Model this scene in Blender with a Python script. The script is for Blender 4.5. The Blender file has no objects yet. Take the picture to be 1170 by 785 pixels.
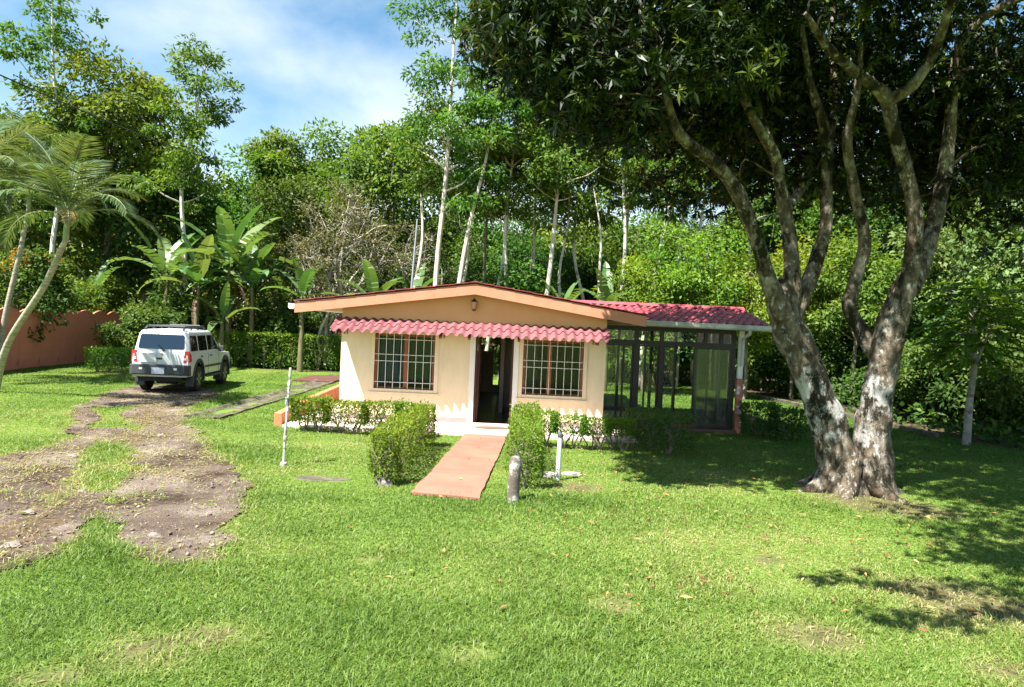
import bpy, bmesh, math, random
import numpy as np
from mathutils import Vector, Matrix, noise as mnoise
R = math.radians
SC = bpy.context.scene
COL = SC.collection

# ------------------------------------------------------------------ camera
H = 2.3
FPX = 796.0
cam_d = bpy.data.cameras.new('camera')
cam = bpy.data.objects.new('camera', cam_d)
COL.objects.link(cam)
cam_d.sensor_width = 36.0
cam_d.lens = 36.0 * FPX / 1170.0
cam_d.clip_start = 0.05
cam_d.clip_end = 2000
CAM_M = Matrix.Translation((0, 0, H)) @ Matrix.Rotation(R(90 - 1.33), 4, 'X') @ Matrix.Rotation(R(2.5), 4, 'Z')
cam.matrix_world = CAM_M
SC.camera = cam

# ------------------------------------------------------------------ sun, sky, exposure
SUN = Vector((-0.70, -0.68, 1.66)).normalized()       # towards the sun
sd = bpy.data.lights.new('sun', 'SUN')
sd.energy = 5.0
sd.angle = R(0.5)
sd.color = (1.0, 0.955, 0.88)
so = bpy.data.objects.new('sun', sd)
COL.objects.link(so)
so.rotation_euler = SUN.to_track_quat('Z', 'Y').to_euler()
so.location = (0, 0, 40)

W = bpy.data.worlds.new('World')
SC.world = W
W.use_nodes = True
nt = W.node_tree
nt.nodes.clear()
N = nt.nodes.new
wo = N('ShaderNodeOutputWorld')
bg = N('ShaderNodeBackground')
sky = N('ShaderNodeTexSky')
sky.sky_type = 'NISHITA'
sky.sun_disc = False
sky.sun_elevation = math.asin(SUN.z)
sky.sun_rotation = math.atan2(SUN.x, SUN.y)
sky.air_density = 1.0
sky.dust_density = 0.3
sky.ozone_density = 1.0
tc = N('ShaderNodeTexCoord')
mp = N('ShaderNodeMapping')
mp.inputs['Scale'].default_value = (1.0, 1.0, 2.0)
mp.inputs['Rotation'].default_value = (0.25, 0.35, 0.3)
no = N('ShaderNodeTexNoise')
no.inputs['Scale'].default_value = 1.9
no.inputs['Detail'].default_value = 7
no.inputs['Roughness'].default_value = 0.55
no.inputs['Distortion'].default_value = 0.25
cr = N('ShaderNodeValToRGB')
cr.color_ramp.elements[0].position = 0.47
cr.color_ramp.elements[0].color = (0, 0, 0, 1)
cr.color_ramp.elements[1].position = 0.80
cr.color_ramp.elements[1].color = (1, 1, 1, 1)
sx = N('ShaderNodeSeparateXYZ')
mr = N('ShaderNodeMapRange')
mr.inputs['From Min'].default_value = 0.05
mr.inputs['From Max'].default_value = 0.30
mr.inputs['To Min'].default_value = 0.37
mr.inputs['To Max'].default_value = 0.0
ad = N('ShaderNodeMath'); ad.operation = 'ADD'; ad.use_clamp = True
mu = N('ShaderNodeMath'); mu.operation = 'MULTIPLY'; mu.inputs[1].default_value = 0.8
mx = N('ShaderNodeMix'); mx.data_type = 'RGBA'
L = nt.links.new
L(tc.outputs['Generated'], mp.inputs['Vector'])
L(mp.outputs['Vector'], no.inputs['Vector'])
L(no.outputs['Fac'], cr.inputs['Fac'])
L(cr.outputs['Color'], mu.inputs[0])
L(tc.outputs['Generated'], sx.inputs[0])
L(sx.outputs['Z'], mr.inputs['Value'])
L(mu.outputs[0], ad.inputs[0])
L(mr.outputs[0], ad.inputs[1])
L(ad.outputs[0], mx.inputs['Factor'])
hsk = N('ShaderNodeHueSaturation'); hsk.inputs['Saturation'].default_value = 1.14; hsk.inputs['Hue'].default_value = 0.487
L(sky.outputs['Color'], hsk.inputs['Color'])
L(hsk.outputs['Color'], mx.inputs[6])
mx.inputs[7].default_value = (6.6, 6.8, 7.0, 1)
L(mx.outputs[2], bg.inputs['Color'])
bg.inputs['Strength'].default_value = 0.062
L(bg.outputs[0], wo.inputs['Surface'])

SC.view_settings.view_transform = 'Standard'
SC.view_settings.look = 'None'
SC.view_settings.gamma = 1
SC.view_settings.exposure = 1.85
SC.view_settings.use_curve_mapping = False
SC.render.engine = 'CYCLES'
cy = SC.cycles
cy.max_bounces = 7
cy.diffuse_bounces = 3
cy.glossy_bounces = 3
cy.transmission_bounces = 4
cy.transparent_max_bounces = 12
cy.caustics_reflective = False
cy.caustics_refractive = False
cy.use_denoising = True
cy.sample_clamp_indirect = 6


# ------------------------------------------------------------------ pixel helpers (photo pixels 1170x785 -> world)
def ray(px, py):
    d = Vector(((px - 585.0) / FPX, -(py - 392.5) / FPX, -1.0))
    return CAM_M.to_3x3() @ d


def pt(px, py, Y):
    d = ray(px, py)
    return Vector((0, 0, H)) + d * (Y / d.y)


def gp(px, py, z=0.0):
    d = ray(px, py)
    return Vector((0, 0, H)) + d * ((z - H) / d.z)


# ------------------------------------------------------------------ materials
def newmat(name):
    m = bpy.data.materials.new(name)
    m.use_nodes = True
    m.node_tree.nodes.clear()
    return m, m.node_tree.nodes.new, m.node_tree.links.new


def rgba(c):
    return (c[0], c[1], c[2], 1)


def ramp(n, stops):
    r = n('ShaderNodeValToRGB')
    e = r.color_ramp.elements
    while len(e) < len(stops):
        e.new(0.5)
    for k, (p, c) in enumerate(stops):
        e[k].position = p
        e[k].color = rgba(c)
    return r


def leafmat(name, c0, c1, c2, trans=0.35, rough=0.55, spec=0.2, objvar=0.12):
    """leaf colour picked per leaf (attribute rnd), a little translucent"""
    m, n, l = newmat(name)
    out = n('ShaderNodeOutputMaterial')
    at = n('ShaderNodeAttribute'); at.attribute_name = 'rnd'
    rp = ramp(n, [(0.0, c0), (0.5, c1), (1.0, c2)])
    l(at.outputs['Fac'], rp.inputs['Fac'])
    oi = n('ShaderNodeObjectInfo')
    hs = n('ShaderNodeHueSaturation')
    m1 = n('ShaderNodeMapRange')
    m1.inputs['To Min'].default_value = 0.5 - objvar * 0.25
    m1.inputs['To Max'].default_value = 0.5 + objvar * 0.25
    l(oi.outputs['Random'], m1.inputs['Value'])
    l(m1.outputs[0], hs.inputs['Hue'])
    l(rp.outputs['Color'], hs.inputs['Color'])
    p = n('ShaderNodeBsdfPrincipled')
    l(hs.outputs['Color'], p.inputs['Base Color'])
    p.inputs['Roughness'].default_value = rough
    p.inputs['Specular IOR Level'].default_value = spec
    t = n('ShaderNodeBsdfTranslucent')
    g = n('ShaderNodeMix'); g.data_type = 'RGBA'; g.blend_type = 'MULTIPLY'
    g.inputs['Factor'].default_value = 1.0
    l(hs.outputs['Color'], g.inputs[6])
    g.inputs[7].default_value = (1.5, 1.35, 0.55, 1)
    l(g.outputs[2], t.inputs['Color'])
    mxs = n('ShaderNodeMixShader')
    mxs.inputs[0].default_value = trans
    l(p.outputs[0], mxs.inputs[1])
    l(t.outputs[0], mxs.inputs[2])
    l(mxs.outputs[0], out.inputs['Surface'])
    return m


def mat(name, c, c2=None, rough=0.7, scale=8.0, detail=5, bump=0.0, bscale=None, metal=0.0, spec=0.4, lo=0.35, hi=0.65,
        stretch=(1, 1, 1), c3=None, scale3=1.5, lo3=0.55, hi3=0.62):
    """principled surface with a noise between two own colours, an optional third colour in blotches, and a bump"""
    m, n, l = newmat(name)
    out = n('ShaderNodeOutputMaterial')
    p = n('ShaderNodeBsdfPrincipled')
    p.inputs['Roughness'].default_value = rough
    p.inputs['Metallic'].default_value = metal
    p.inputs['Specular IOR Level'].default_value = spec
    t = n('ShaderNodeTexCoord')
    mpp = n('ShaderNodeMapping')
    mpp.inputs['Scale'].default_value = stretch
    l(t.outputs['Object'], mpp.inputs['Vector'])
    ns = n('ShaderNodeTexNoise')
    ns.inputs['Scale'].default_value = scale
    ns.inputs['Detail'].default_value = detail
    ns.inputs['Roughness'].default_value = 0.6
    l(mpp.outputs[0], ns.inputs['Vector'])
    if c2 is None:
        c2 = tuple(x * 0.86 for x in c)
    rp = ramp(n, [(lo, c2), (hi, c)])
    l(ns.outputs['Fac'], rp.inputs['Fac'])
    col = rp.outputs['Color']
    if c3 is not None:
        n3 = n('ShaderNodeTexNoise')
        n3.inputs['Scale'].default_value = scale3
        n3.inputs['Detail'].default_value = 9
        n3.inputs['Roughness'].default_value = 0.65
        l(mpp.outputs[0], n3.inputs['Vector'])
        r3 = ramp(n, [(lo3, (0, 0, 0)), (hi3, (1, 1, 1))])
        l(n3.outputs['Fac'], r3.inputs['Fac'])
        m3 = n('ShaderNodeMix'); m3.data_type = 'RGBA'
        l(r3.outputs['Color'], m3.inputs['Factor'])
        l(col, m3.inputs[6])
        m3.inputs[7].default_value = rgba(c3)
        col = m3.outputs[2]
    l(col, p.inputs['Base Color'])
    if bump:
        nb = n('ShaderNodeTexNoise')
        nb.inputs['Scale'].default_value = bscale or scale * 5
        nb.inputs['Detail'].default_value = 6
        l(mpp.outputs[0], nb.inputs['Vector'])
        b = n('ShaderNodeBump')
        b.inputs['Strength'].default_value = bump
        b.inputs['Distance'].default_value = 0.02 if bump < 0.95 else 0.06
        l(nb.outputs['Fac'], b.inputs['Height'])
        l(b.outputs[0], p.inputs['Normal'])
    l(p.outputs[0], out.inputs['Surface'])
    return m


def glassmat(name, tint=(0.9, 0.95, 0.92), refl=1.0, ior=1.5, boost=0.0, haze=0.0):
    """thin pane: see-through with a mirror reflection by Fresnel"""
    m, n, l = newmat(name)
    out = n('ShaderNodeOutputMaterial')
    tr = n('ShaderNodeBsdfTransparent'); tr.inputs['Color'].default_value = rgba(tint)
    gl = n('ShaderNodeBsdfGlossy'); gl.inputs['Roughness'].default_value = 0.01
    gl.inputs['Color'].default_value = (refl, refl, refl, 1)
    fr = n('ShaderNodeFresnel'); fr.inputs['IOR'].default_value = ior
    ad = n('ShaderNodeMath'); ad.operation = 'ADD'; ad.inputs[1].default_value = boost
    l(fr.outputs[0], ad.inputs[0])
    x = n('ShaderNodeMixShader')
    l(ad.outputs[0], x.inputs[0])
    l(tr.outputs[0], x.inputs[1])
    l(gl.outputs[0], x.inputs[2])
    last = x.outputs[0]
    if haze:  # pale upright streaks painted into the glass, standing in for reflected light
        df_ = n('ShaderNodeBsdfDiffuse'); df_.inputs['Color'].default_value = (0.5, 0.5, 0.48, 1)
        t_ = n('ShaderNodeTexCoord'); mq = n('ShaderNodeMapping'); mq.inputs['Scale'].default_value = (5, 5, 0.35)
        l(t_.outputs['Object'], mq.inputs['Vector'])
        nq = n('ShaderNodeTexNoise'); nq.inputs['Scale'].default_value = 2.0; nq.inputs['Detail'].default_value = 6
        l(mq.outputs[0], nq.inputs['Vector'])
        rq = n('ShaderNodeMapRange'); rq.inputs['From Min'].default_value = 0.3; rq.inputs['From Max'].default_value = 0.75
        rq.inputs['To Min'].default_value = 0.0; rq.inputs['To Max'].default_value = haze
        l(nq.outputs['Fac'], rq.inputs['Value'])
        x2 = n('ShaderNodeMixShader')
        l(rq.outputs[0], x2.inputs[0]); l(last, x2.inputs[1]); l(df_.outputs[0], x2.inputs[2])
        last = x2.outputs[0]
    l(last, out.inputs['Surface'])
    return m


M = {}
M['cream'] = mat('cream_paint', (0.78, 0.65, 0.44), (0.73, 0.59, 0.385), rough=0.85, scale=2.5, bump=0.2, bscale=45, stretch=(2.6, 2.6, 0.7), c3=(0.62, 0.49, 0.33), scale3=1.3, lo3=0.56, hi3=0.78)
M['orange'] = mat('orange_paint', (0.70, 0.41, 0.19), (0.65, 0.37, 0.17), rough=0.8, scale=2, bump=0.1, bscale=60)
M['fascia'] = mat('salmon_fascia_paint', (0.55, 0.24, 0.145), (0.50, 0.21, 0.125), rough=0.6, scale=3, c3=(0.47, 0.19, 0.11), scale3=2.5, lo3=0.6, hi3=0.7)
M['white'] = mat('white_paint', (0.80, 0.78, 0.74), (0.74, 0.71, 0.66), rough=0.6, scale=4)
M['gutter'] = mat('weathered_white_gutter', (0.62, 0.62, 0.58), (0.36, 0.37, 0.34), rough=0.45, scale=3, c3=(0.3, 0.28, 0.24), scale3=4, lo3=0.6, hi3=0.7)
M['plinth'] = mat('mauve_plinth_paint', (0.38, 0.26, 0.25), (0.30, 0.21, 0.20), rough=0.7, scale=5)
M['awning'] = mat('pink_red_roof_sheet', (0.235, 0.08, 0.09), (0.18, 0.06, 0.067), rough=0.7, scale=4, c3=(0.15, 0.075, 0.07), scale3=3.0, lo3=0.52, hi3=0.75)
M['redroof'] = mat('red_roof_sheet', (0.36, 0.072, 0.088), (0.28, 0.055, 0.068), rough=0.45, scale=2.5, c3=(0.36, 0.07, 0.07), scale3=2.0, lo3=0.6, hi3=0.75)
M['wood'] = mat('brown_varnished_wood', (0.30, 0.10, 0.035), (0.22, 0.07, 0.025), rough=0.45, scale=5, stretch=(8, 8, 1))
M['darkwood'] = mat('dark_door_wood', (0.09, 0.035, 0.02), (0.06, 0.025, 0.015), rough=0.5, scale=5, stretch=(8, 8, 1))
M['alu'] = mat('dark_bronze_aluminium', (0.035, 0.03, 0.028), (0.028, 0.024, 0.022), rough=0.4, metal=0.3)
M['grille'] = mat('white_steel_bar', (0.74, 0.72, 0.66), (0.62, 0.6, 0.54), rough=0.5)
M['glass'] = glassmat('window_glass', (0.80, 0.85, 0.83), 0.8, 1.35, 0.0)
M['porchglass'] = glassmat('porch_glass', (0.95, 0.97, 0.955), 0.7, 1.36, 0.0, haze=0.07)
M['carglass'] = glassmat('tinted_car_glass', (0.10, 0.12, 0.12), 1.0, 1.55, 0.08)
M['tile'] = mat('dark_floor_tile', (0.12, 0.075, 0.06), (0.09, 0.055, 0.045), rough=0.25, scale=3)
M['inner'] = mat('inner_wall_paint', (0.36, 0.33, 0.27), (0.32, 0.29, 0.24), rough=0.85)
M['slab'] = mat('pale_concrete_slab', (0.66, 0.52, 0.45), (0.54, 0.42, 0.36), rough=0.85, scale=2.0, bump=0.15, bscale=40, c3=(0.70, 0.62, 0.55), scale3=1.5, lo3=0.5, hi3=0.7)
M['path'] = mat('salmon_painted_concrete', (0.30, 0.135, 0.092), (0.24, 0.10, 0.068), rough=0.85, scale=1.3, bump=0.2, bscale=40, c3=(0.26, 0.125, 0.085), scale3=2.2, lo3=0.60, hi3=0.76)
M['terracotta'] = mat('terracotta_paint', (0.56, 0.20, 0.095), (0.46, 0.15, 0.07), rough=0.85, scale=2.0, bump=0.15, bscale=30, c3=(0.36, 0.13, 0.075), scale3=1.5, lo3=0.6, hi3=0.72)
M['redwall'] = mat('dark_terracotta_wall_paint', (0.64, 0.205, 0.135), (0.56, 0.17, 0.108), rough=0.85, scale=1.5, bump=0.15, bscale=30, c3=(0.32, 0.10, 0.065), scale3=1.2, lo3=0.58, hi3=0.75)
M['redpave'] = mat('worn_red_brick', (0.12, 0.042, 0.03), (0.06, 0.028, 0.02), rough=0.9, scale=6, bump=0.4, bscale=20)
M['concrete'] = mat('old_mossy_concrete', (0.155, 0.125, 0.098), (0.065, 0.052, 0.038), rough=0.9, scale=3, bump=0.4, bscale=20, c3=(0.045, 0.055, 0.018), scale3=3.6, lo3=0.46, hi3=0.6)
M['stone'] = mat('pale_grey_stone', (0.24, 0.205, 0.175), (0.12, 0.10, 0.085), rough=0.9, scale=6, bump=0.5, bscale=20)
M['whitestone'] = mat('whitewashed_stone', (0.42, 0.38, 0.33), (0.28, 0.25, 0.21), rough=0.9, scale=6, bump=0.4, bscale=20)
M['poststone'] = mat('weathered_post_with_flaking_white_paint', (0.17, 0.14, 0.115), (0.10, 0.083, 0.066), rough=0.9, scale=5, bump=0.4, bscale=30, c3=(0.42, 0.40, 0.37), scale3=5, lo3=0.5, hi3=0.58)
M['pipe'] = mat('white_pvc_pipe', (0.72, 0.71, 0.69), (0.58, 0.56, 0.53), rough=0.5, scale=9)
M['peel'] = mat('peeling_painted_pipe', (0.62, 0.62, 0.6), (0.5, 0.5, 0.48), rough=0.6, scale=9, c3=(0.22, 0.17, 0.14), scale3=9, lo3=0.5, hi3=0.56)
M['redpost'] = mat('faded_red_post_paint', (0.42, 0.15, 0.11), (0.34, 0.12, 0.09), rough=0.7, scale=4, c3=(0.62, 0.56, 0.52), scale3=5, lo3=0.52, hi3=0.6)
M['steel'] = mat('galvanised_steel', (0.42, 0.45, 0.48), (0.36, 0.38, 0.40), rough=0.4, metal=0.5)
M['black'] = mat('black_rubber', (0.02, 0.02, 0.02), (0.015, 0.015, 0.015), rough=0.8)
M['carwhite'] = mat('white_car_paint', (0.62, 0.63, 0.64), (0.58, 0.59, 0.60), rough=0.25, scale=1.0, spec=0.6)
M['cardark'] = mat('dark_grey_car_plastic', (0.055, 0.06, 0.065), (0.045, 0.05, 0.055), rough=0.6)
M['rim'] = mat('alloy_rim', (0.30, 0.30, 0.31), (0.26, 0.26, 0.27), rough=0.35, metal=0.8)
M['taillight'] = mat('red_tail_lamp', (0.55, 0.02, 0.03), (0.45, 0.015, 0.02), rough=0.2, spec=0.7)
M['lampclear'] = mat('clear_lamp_lens', (0.7, 0.7, 0.68), (0.65, 0.65, 0.62), rough=0.2)
M['plate'] = mat('white_number_plate', (0.55, 0.58, 0.64), (0.5, 0.53, 0.6), rough=0.5)
M['ink'] = mat('dark_blue_ink', (0.03, 0.04, 0.10), (0.03, 0.035, 0.09), rough=0.6)
M['brass'] = mat('aged_brass', (0.10, 0.055, 0.03), (0.07, 0.04, 0.02), rough=0.4, metal=0.5)
M['frost'] = mat('amber_lamp_glass', (0.55, 0.36, 0.22), (0.5, 0.3, 0.18), rough=0.2)
M['bluecurtain'] = mat('slate_blue_curtain', (0.11, 0.14, 0.215), (0.08, 0.105, 0.17), rough=0.9, scale=3, stretch=(6, 6, 0.5))
M['greencurtain'] = mat('green_curtain', (0.085, 0.14, 0.065), (0.06, 0.105, 0.05), rough=0.9, scale=3, stretch=(6, 6, 0.5))
M['mat'] = mat('woven_doormat', (0.16, 0.10, 0.075), (0.11, 0.07, 0.05), rough=0.95, scale=30)
M['redmat'] = mat('red_woven_mat', (0.55, 0.04, 0.12), (0.45, 0.03, 0.09), rough=0.95, scale=30)
M['soffit'] = mat('soffit_board', (0.46, 0.30, 0.17), (0.40, 0.26, 0.14), rough=0.8)

def mango_bark():
    m, n, l = newmat('mossy_mango_bark')
    out = n('ShaderNodeOutputMaterial')
    p = n('ShaderNodeBsdfPrincipled'); p.inputs['Roughness'].default_value = 0.95; p.inputs['Specular IOR Level'].default_value = 0.15
    t = n('ShaderNodeTexCoord')
    mpp = n('ShaderNodeMapping'); mpp.inputs['Scale'].default_value = (1.2, 1.2, 0.7)
    l(t.outputs['Object'], mpp.inputs['Vector'])

    def noise(sc, det=10, ro=0.65):
        q = n('ShaderNodeTexNoise'); q.inputs['Scale'].default_value = sc; q.inputs['Detail'].default_value = det; q.inputs['Roughness'].default_value = ro
        l(mpp.outputs[0], q.inputs['Vector'])
        return q.outputs['Fac']

    def mix(f, a, b):
        x = n('ShaderNodeMix'); x.data_type = 'RGBA'
        l(f, x.inputs['Factor'])
        if isinstance(a, tuple): x.inputs[6].default_value = rgba(a)
        else: l(a, x.inputs[6])
        if isinstance(b, tuple): x.inputs[7].default_value = rgba(b)
        else: l(b, x.inputs[7])
        return x.outputs[2]

    def sel(f, lo, hi):
        r = ramp(n, [(lo, (0, 0, 0)), (hi, (1, 1, 1))])
        l(f, r.inputs['Fac'])
        return r.outputs['Color']
    r0 = ramp(n, [(0.36, (0.05, 0.038, 0.026)), (0.5, (0.115, 0.088, 0.06)), (0.64, (0.21, 0.17, 0.125))])
    l(noise(7.0), r0.inputs['Fac'])
    c = mix(sel(noise(3.2), 0.52, 0.66), r0.outputs['Color'], (0.33, 0.30, 0.25))          # pale lichen film
    c = mix(sel(noise(10.0), 0.56, 0.64), c, (0.40, 0.385, 0.34))                              # small lichen spots
    # whitewash, flaked, on the lower trunks
    sp = n('ShaderNodeSeparateXYZ'); l(t.outputs['Object'], sp.inputs[0])
    za = n('ShaderNodeMapRange'); za.inputs['From Min'].default_value = 0.25; za.inputs['From Max'].default_value = 0.9
    zb = n('ShaderNodeMapRange'); zb.inputs['From Min'].default_value = 2.3; zb.inputs['From Max'].default_value = 1.5
    l(sp.outputs['Z'], za.inputs['Value']); l(sp.outputs['Z'], zb.inputs['Value'])
    zz = n('ShaderNodeMath'); zz.operation = 'MULTIPLY'; l(za.outputs[0], zz.inputs[0]); l(zb.outputs[0], zz.inputs[1])
    wf = n('ShaderNodeMath'); wf.operation = 'MULTIPLY_ADD'; l(zz.outputs[0], wf.inputs[0]); wf.inputs[1].default_value = 0.19; l(noise(2.1, 12, 0.72), wf.inputs[2])
    c = mix(sel(wf.outputs[0], 0.66, 0.72), c, (0.42, 0.41, 0.385))
    # dark moss and wet streaks over everything
    c = mix(sel(noise(2.6, 12, 0.74), 0.50, 0.575), c, (0.020, 0.018, 0.010))
    l(c, p.inputs['Base Color'])
    b1 = n('ShaderNodeBump'); b1.inputs['Strength'].default_value = 1.0; b1.inputs['Distance'].default_value = 0.07
    l(noise(8.0, 12, 0.7), b1.inputs['Height'])
    l(b1.outputs[0], p.inputs['Normal'])
    l(p.outputs[0], out.inputs['Surface'])
    return m


M['mangobark'] = mango_bark()
M['palebark'] = mat('pale_smooth_bark', (0.62, 0.58, 0.50), (0.40, 0.36, 0.29), rough=0.9, scale=4, bump=0.3, bscale=14, stretch=(1, 1, 0.6),
                    c3=(0.20, 0.18, 0.13), scale3=2.0, lo3=0.58, hi3=0.66)
M['bark'] = mat('grey_brown_bark', (0.24, 0.20, 0.15), (0.12, 0.10, 0.075), rough=0.95, scale=5, bump=0.4, bscale=15)
M['greytrunk'] = mat('grey_trunk_with_worn_whitewash', (0.34, 0.31, 0.27), (0.20, 0.18, 0.15), rough=0.95, scale=5, bump=0.5, bscale=14, c3=(0.09, 0.08, 0.055), scale3=3.0, lo3=0.52, hi3=0.6)
M['twig'] = mat('dry_grey_twigs', (0.38, 0.34, 0.29), (0.27, 0.24, 0.20), rough=0.95, scale=5)
M['palmtrunk'] = mat('ringed_palm_trunk', (0.42, 0.37, 0.29), (0.20, 0.17, 0.13), rough=0.9, scale=5, stretch=(1, 1, 5), bump=0.3)
M['stem'] = mat('banana_stem', (0.17, 0.16, 0.07), (0.10, 0.07, 0.04), rough=0.8, scale=4, stretch=(3, 3, 0.5))
M['soil'] = mat('brown_soil', (0.13, 0.09, 0.06), (0.08, 0.055, 0.035), rough=0.95, scale=4, bump=0.5)

M['mangoleaf'] = leafmat('mango_leaf', (0.009, 0.020, 0.005), (0.018, 0.040, 0.008), (0.12, 0.175, 0.026), trans=0.2, rough=0.42, spec=0.22)
M['forestleaf'] = leafmat('forest_leaf', (0.042, 0.090, 0.014), (0.085, 0.165, 0.022), (0.16, 0.245, 0.036), trans=0.4)
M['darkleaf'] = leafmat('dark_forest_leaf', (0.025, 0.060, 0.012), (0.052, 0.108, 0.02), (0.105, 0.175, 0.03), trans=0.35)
M['limeleaf'] = leafmat('yellow_green_leaf', (0.07, 0.125, 0.012), (0.135, 0.215, 0.02), (0.23, 0.30, 0.035), trans=0.4)
M['paleleaf'] = leafmat('pale_green_leaf', (0.06, 0.105, 0.03), (0.11, 0.18, 0.05), (0.18, 0.25, 0.08), trans=0.3)
M['dryleaf'] = leafmat('dry_olive_leaf', (0.055, 0.065, 0.02), (0.10, 0.12, 0.04), (0.20, 0.17, 0.09), trans=0.25)
M['hedgeleaf'] = leafmat('hedge_leaf', (0.045, 0.10, 0.012), (0.10, 0.19, 0.02), (0.20, 0.29, 0.035), trans=0.4)
M['palmleaf'] = leafmat('palm_leaflet', (0.050, 0.090, 0.034), (0.085, 0.135, 0.052), (0.145, 0.19, 0.08), trans=0.3, rough=0.4)
M['deadpalm'] = leafmat('dead_palm_leaflet', (0.16, 0.11, 0.04), (0.24, 0.165, 0.06), (0.32, 0.24, 0.10), trans=0.3)
M['bananaleaf'] = leafmat('banana_leaf', (0.06, 0.125, 0.035), (0.10, 0.18, 0.055), (0.15, 0.235, 0.085), trans=0.35, rough=0.4, spec=0.4)
M['deadbanana'] = leafmat('dead_banana_leaf', (0.07, 0.045, 0.024), (0.12, 0.08, 0.045), (0.19, 0.13, 0.075), trans=0.2)
M['flower'] = leafmat('orange_flower_leaf', (0.09, 0.13, 0.02), (0.26, 0.19, 0.025), (0.42, 0.22, 0.02), trans=0.3)
M['feather'] = leafmat('feathery_leaflet', (0.055, 0.14, 0.015), (0.10, 0.21, 0.022), (0.17, 0.28, 0.03), trans=0.45)
M['pebble'] = leafmat('pebble', (0.09, 0.064, 0.05), (0.17, 0.13, 0.105), (0.32, 0.27, 0.23), trans=0.0, rough=0.9, spec=0.2)
M['litter'] = leafmat('fallen_leaf', (0.16, 0.07, 0.035), (0.27, 0.14, 0.06), (0.45, 0.30, 0.10), trans=0.1, rough=0.7)


# ------------------------------------------------------------------ object helpers
def link(o, parent=None):
    COL.objects.link(o)
    if parent is not None:
        o.parent = parent
    return o


def tag(o, label=None, cat=None, group=None, kind=None):
    if label: o['label'] = label
    if cat: o['category'] = cat
    if group: o['group'] = group
    if kind: o['kind'] = kind
    return o


def empty(name, loc, rz=0.0, label=None, cat=None, group=None):
    o = bpy.data.objects.new(name, None)
    o.empty_display_size = 0.3
    link(o)
    o.location = loc
    o.rotation_euler = (0, 0, rz)
    return tag(o, label, cat, group)


def dup(root, loc, rz, scale=1.0, label=None, group=None):
    c = root.copy()
    COL.objects.link(c)
    c.location = loc
    c.rotation_euler = (0, 0, rz)
    c.scale = (scale, scale, scale) if not isinstance(scale, tuple) else scale
    if label: c['label'] = label
    if group: c['group'] = group
    for ch in list(root.children):
        k = ch.copy()
        COL.objects.link(k)
        k.parent = c
        for g in list(ch.children):
            q = g.copy()
            COL.objects.link(q)
            q.parent = k
    return c


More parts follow.
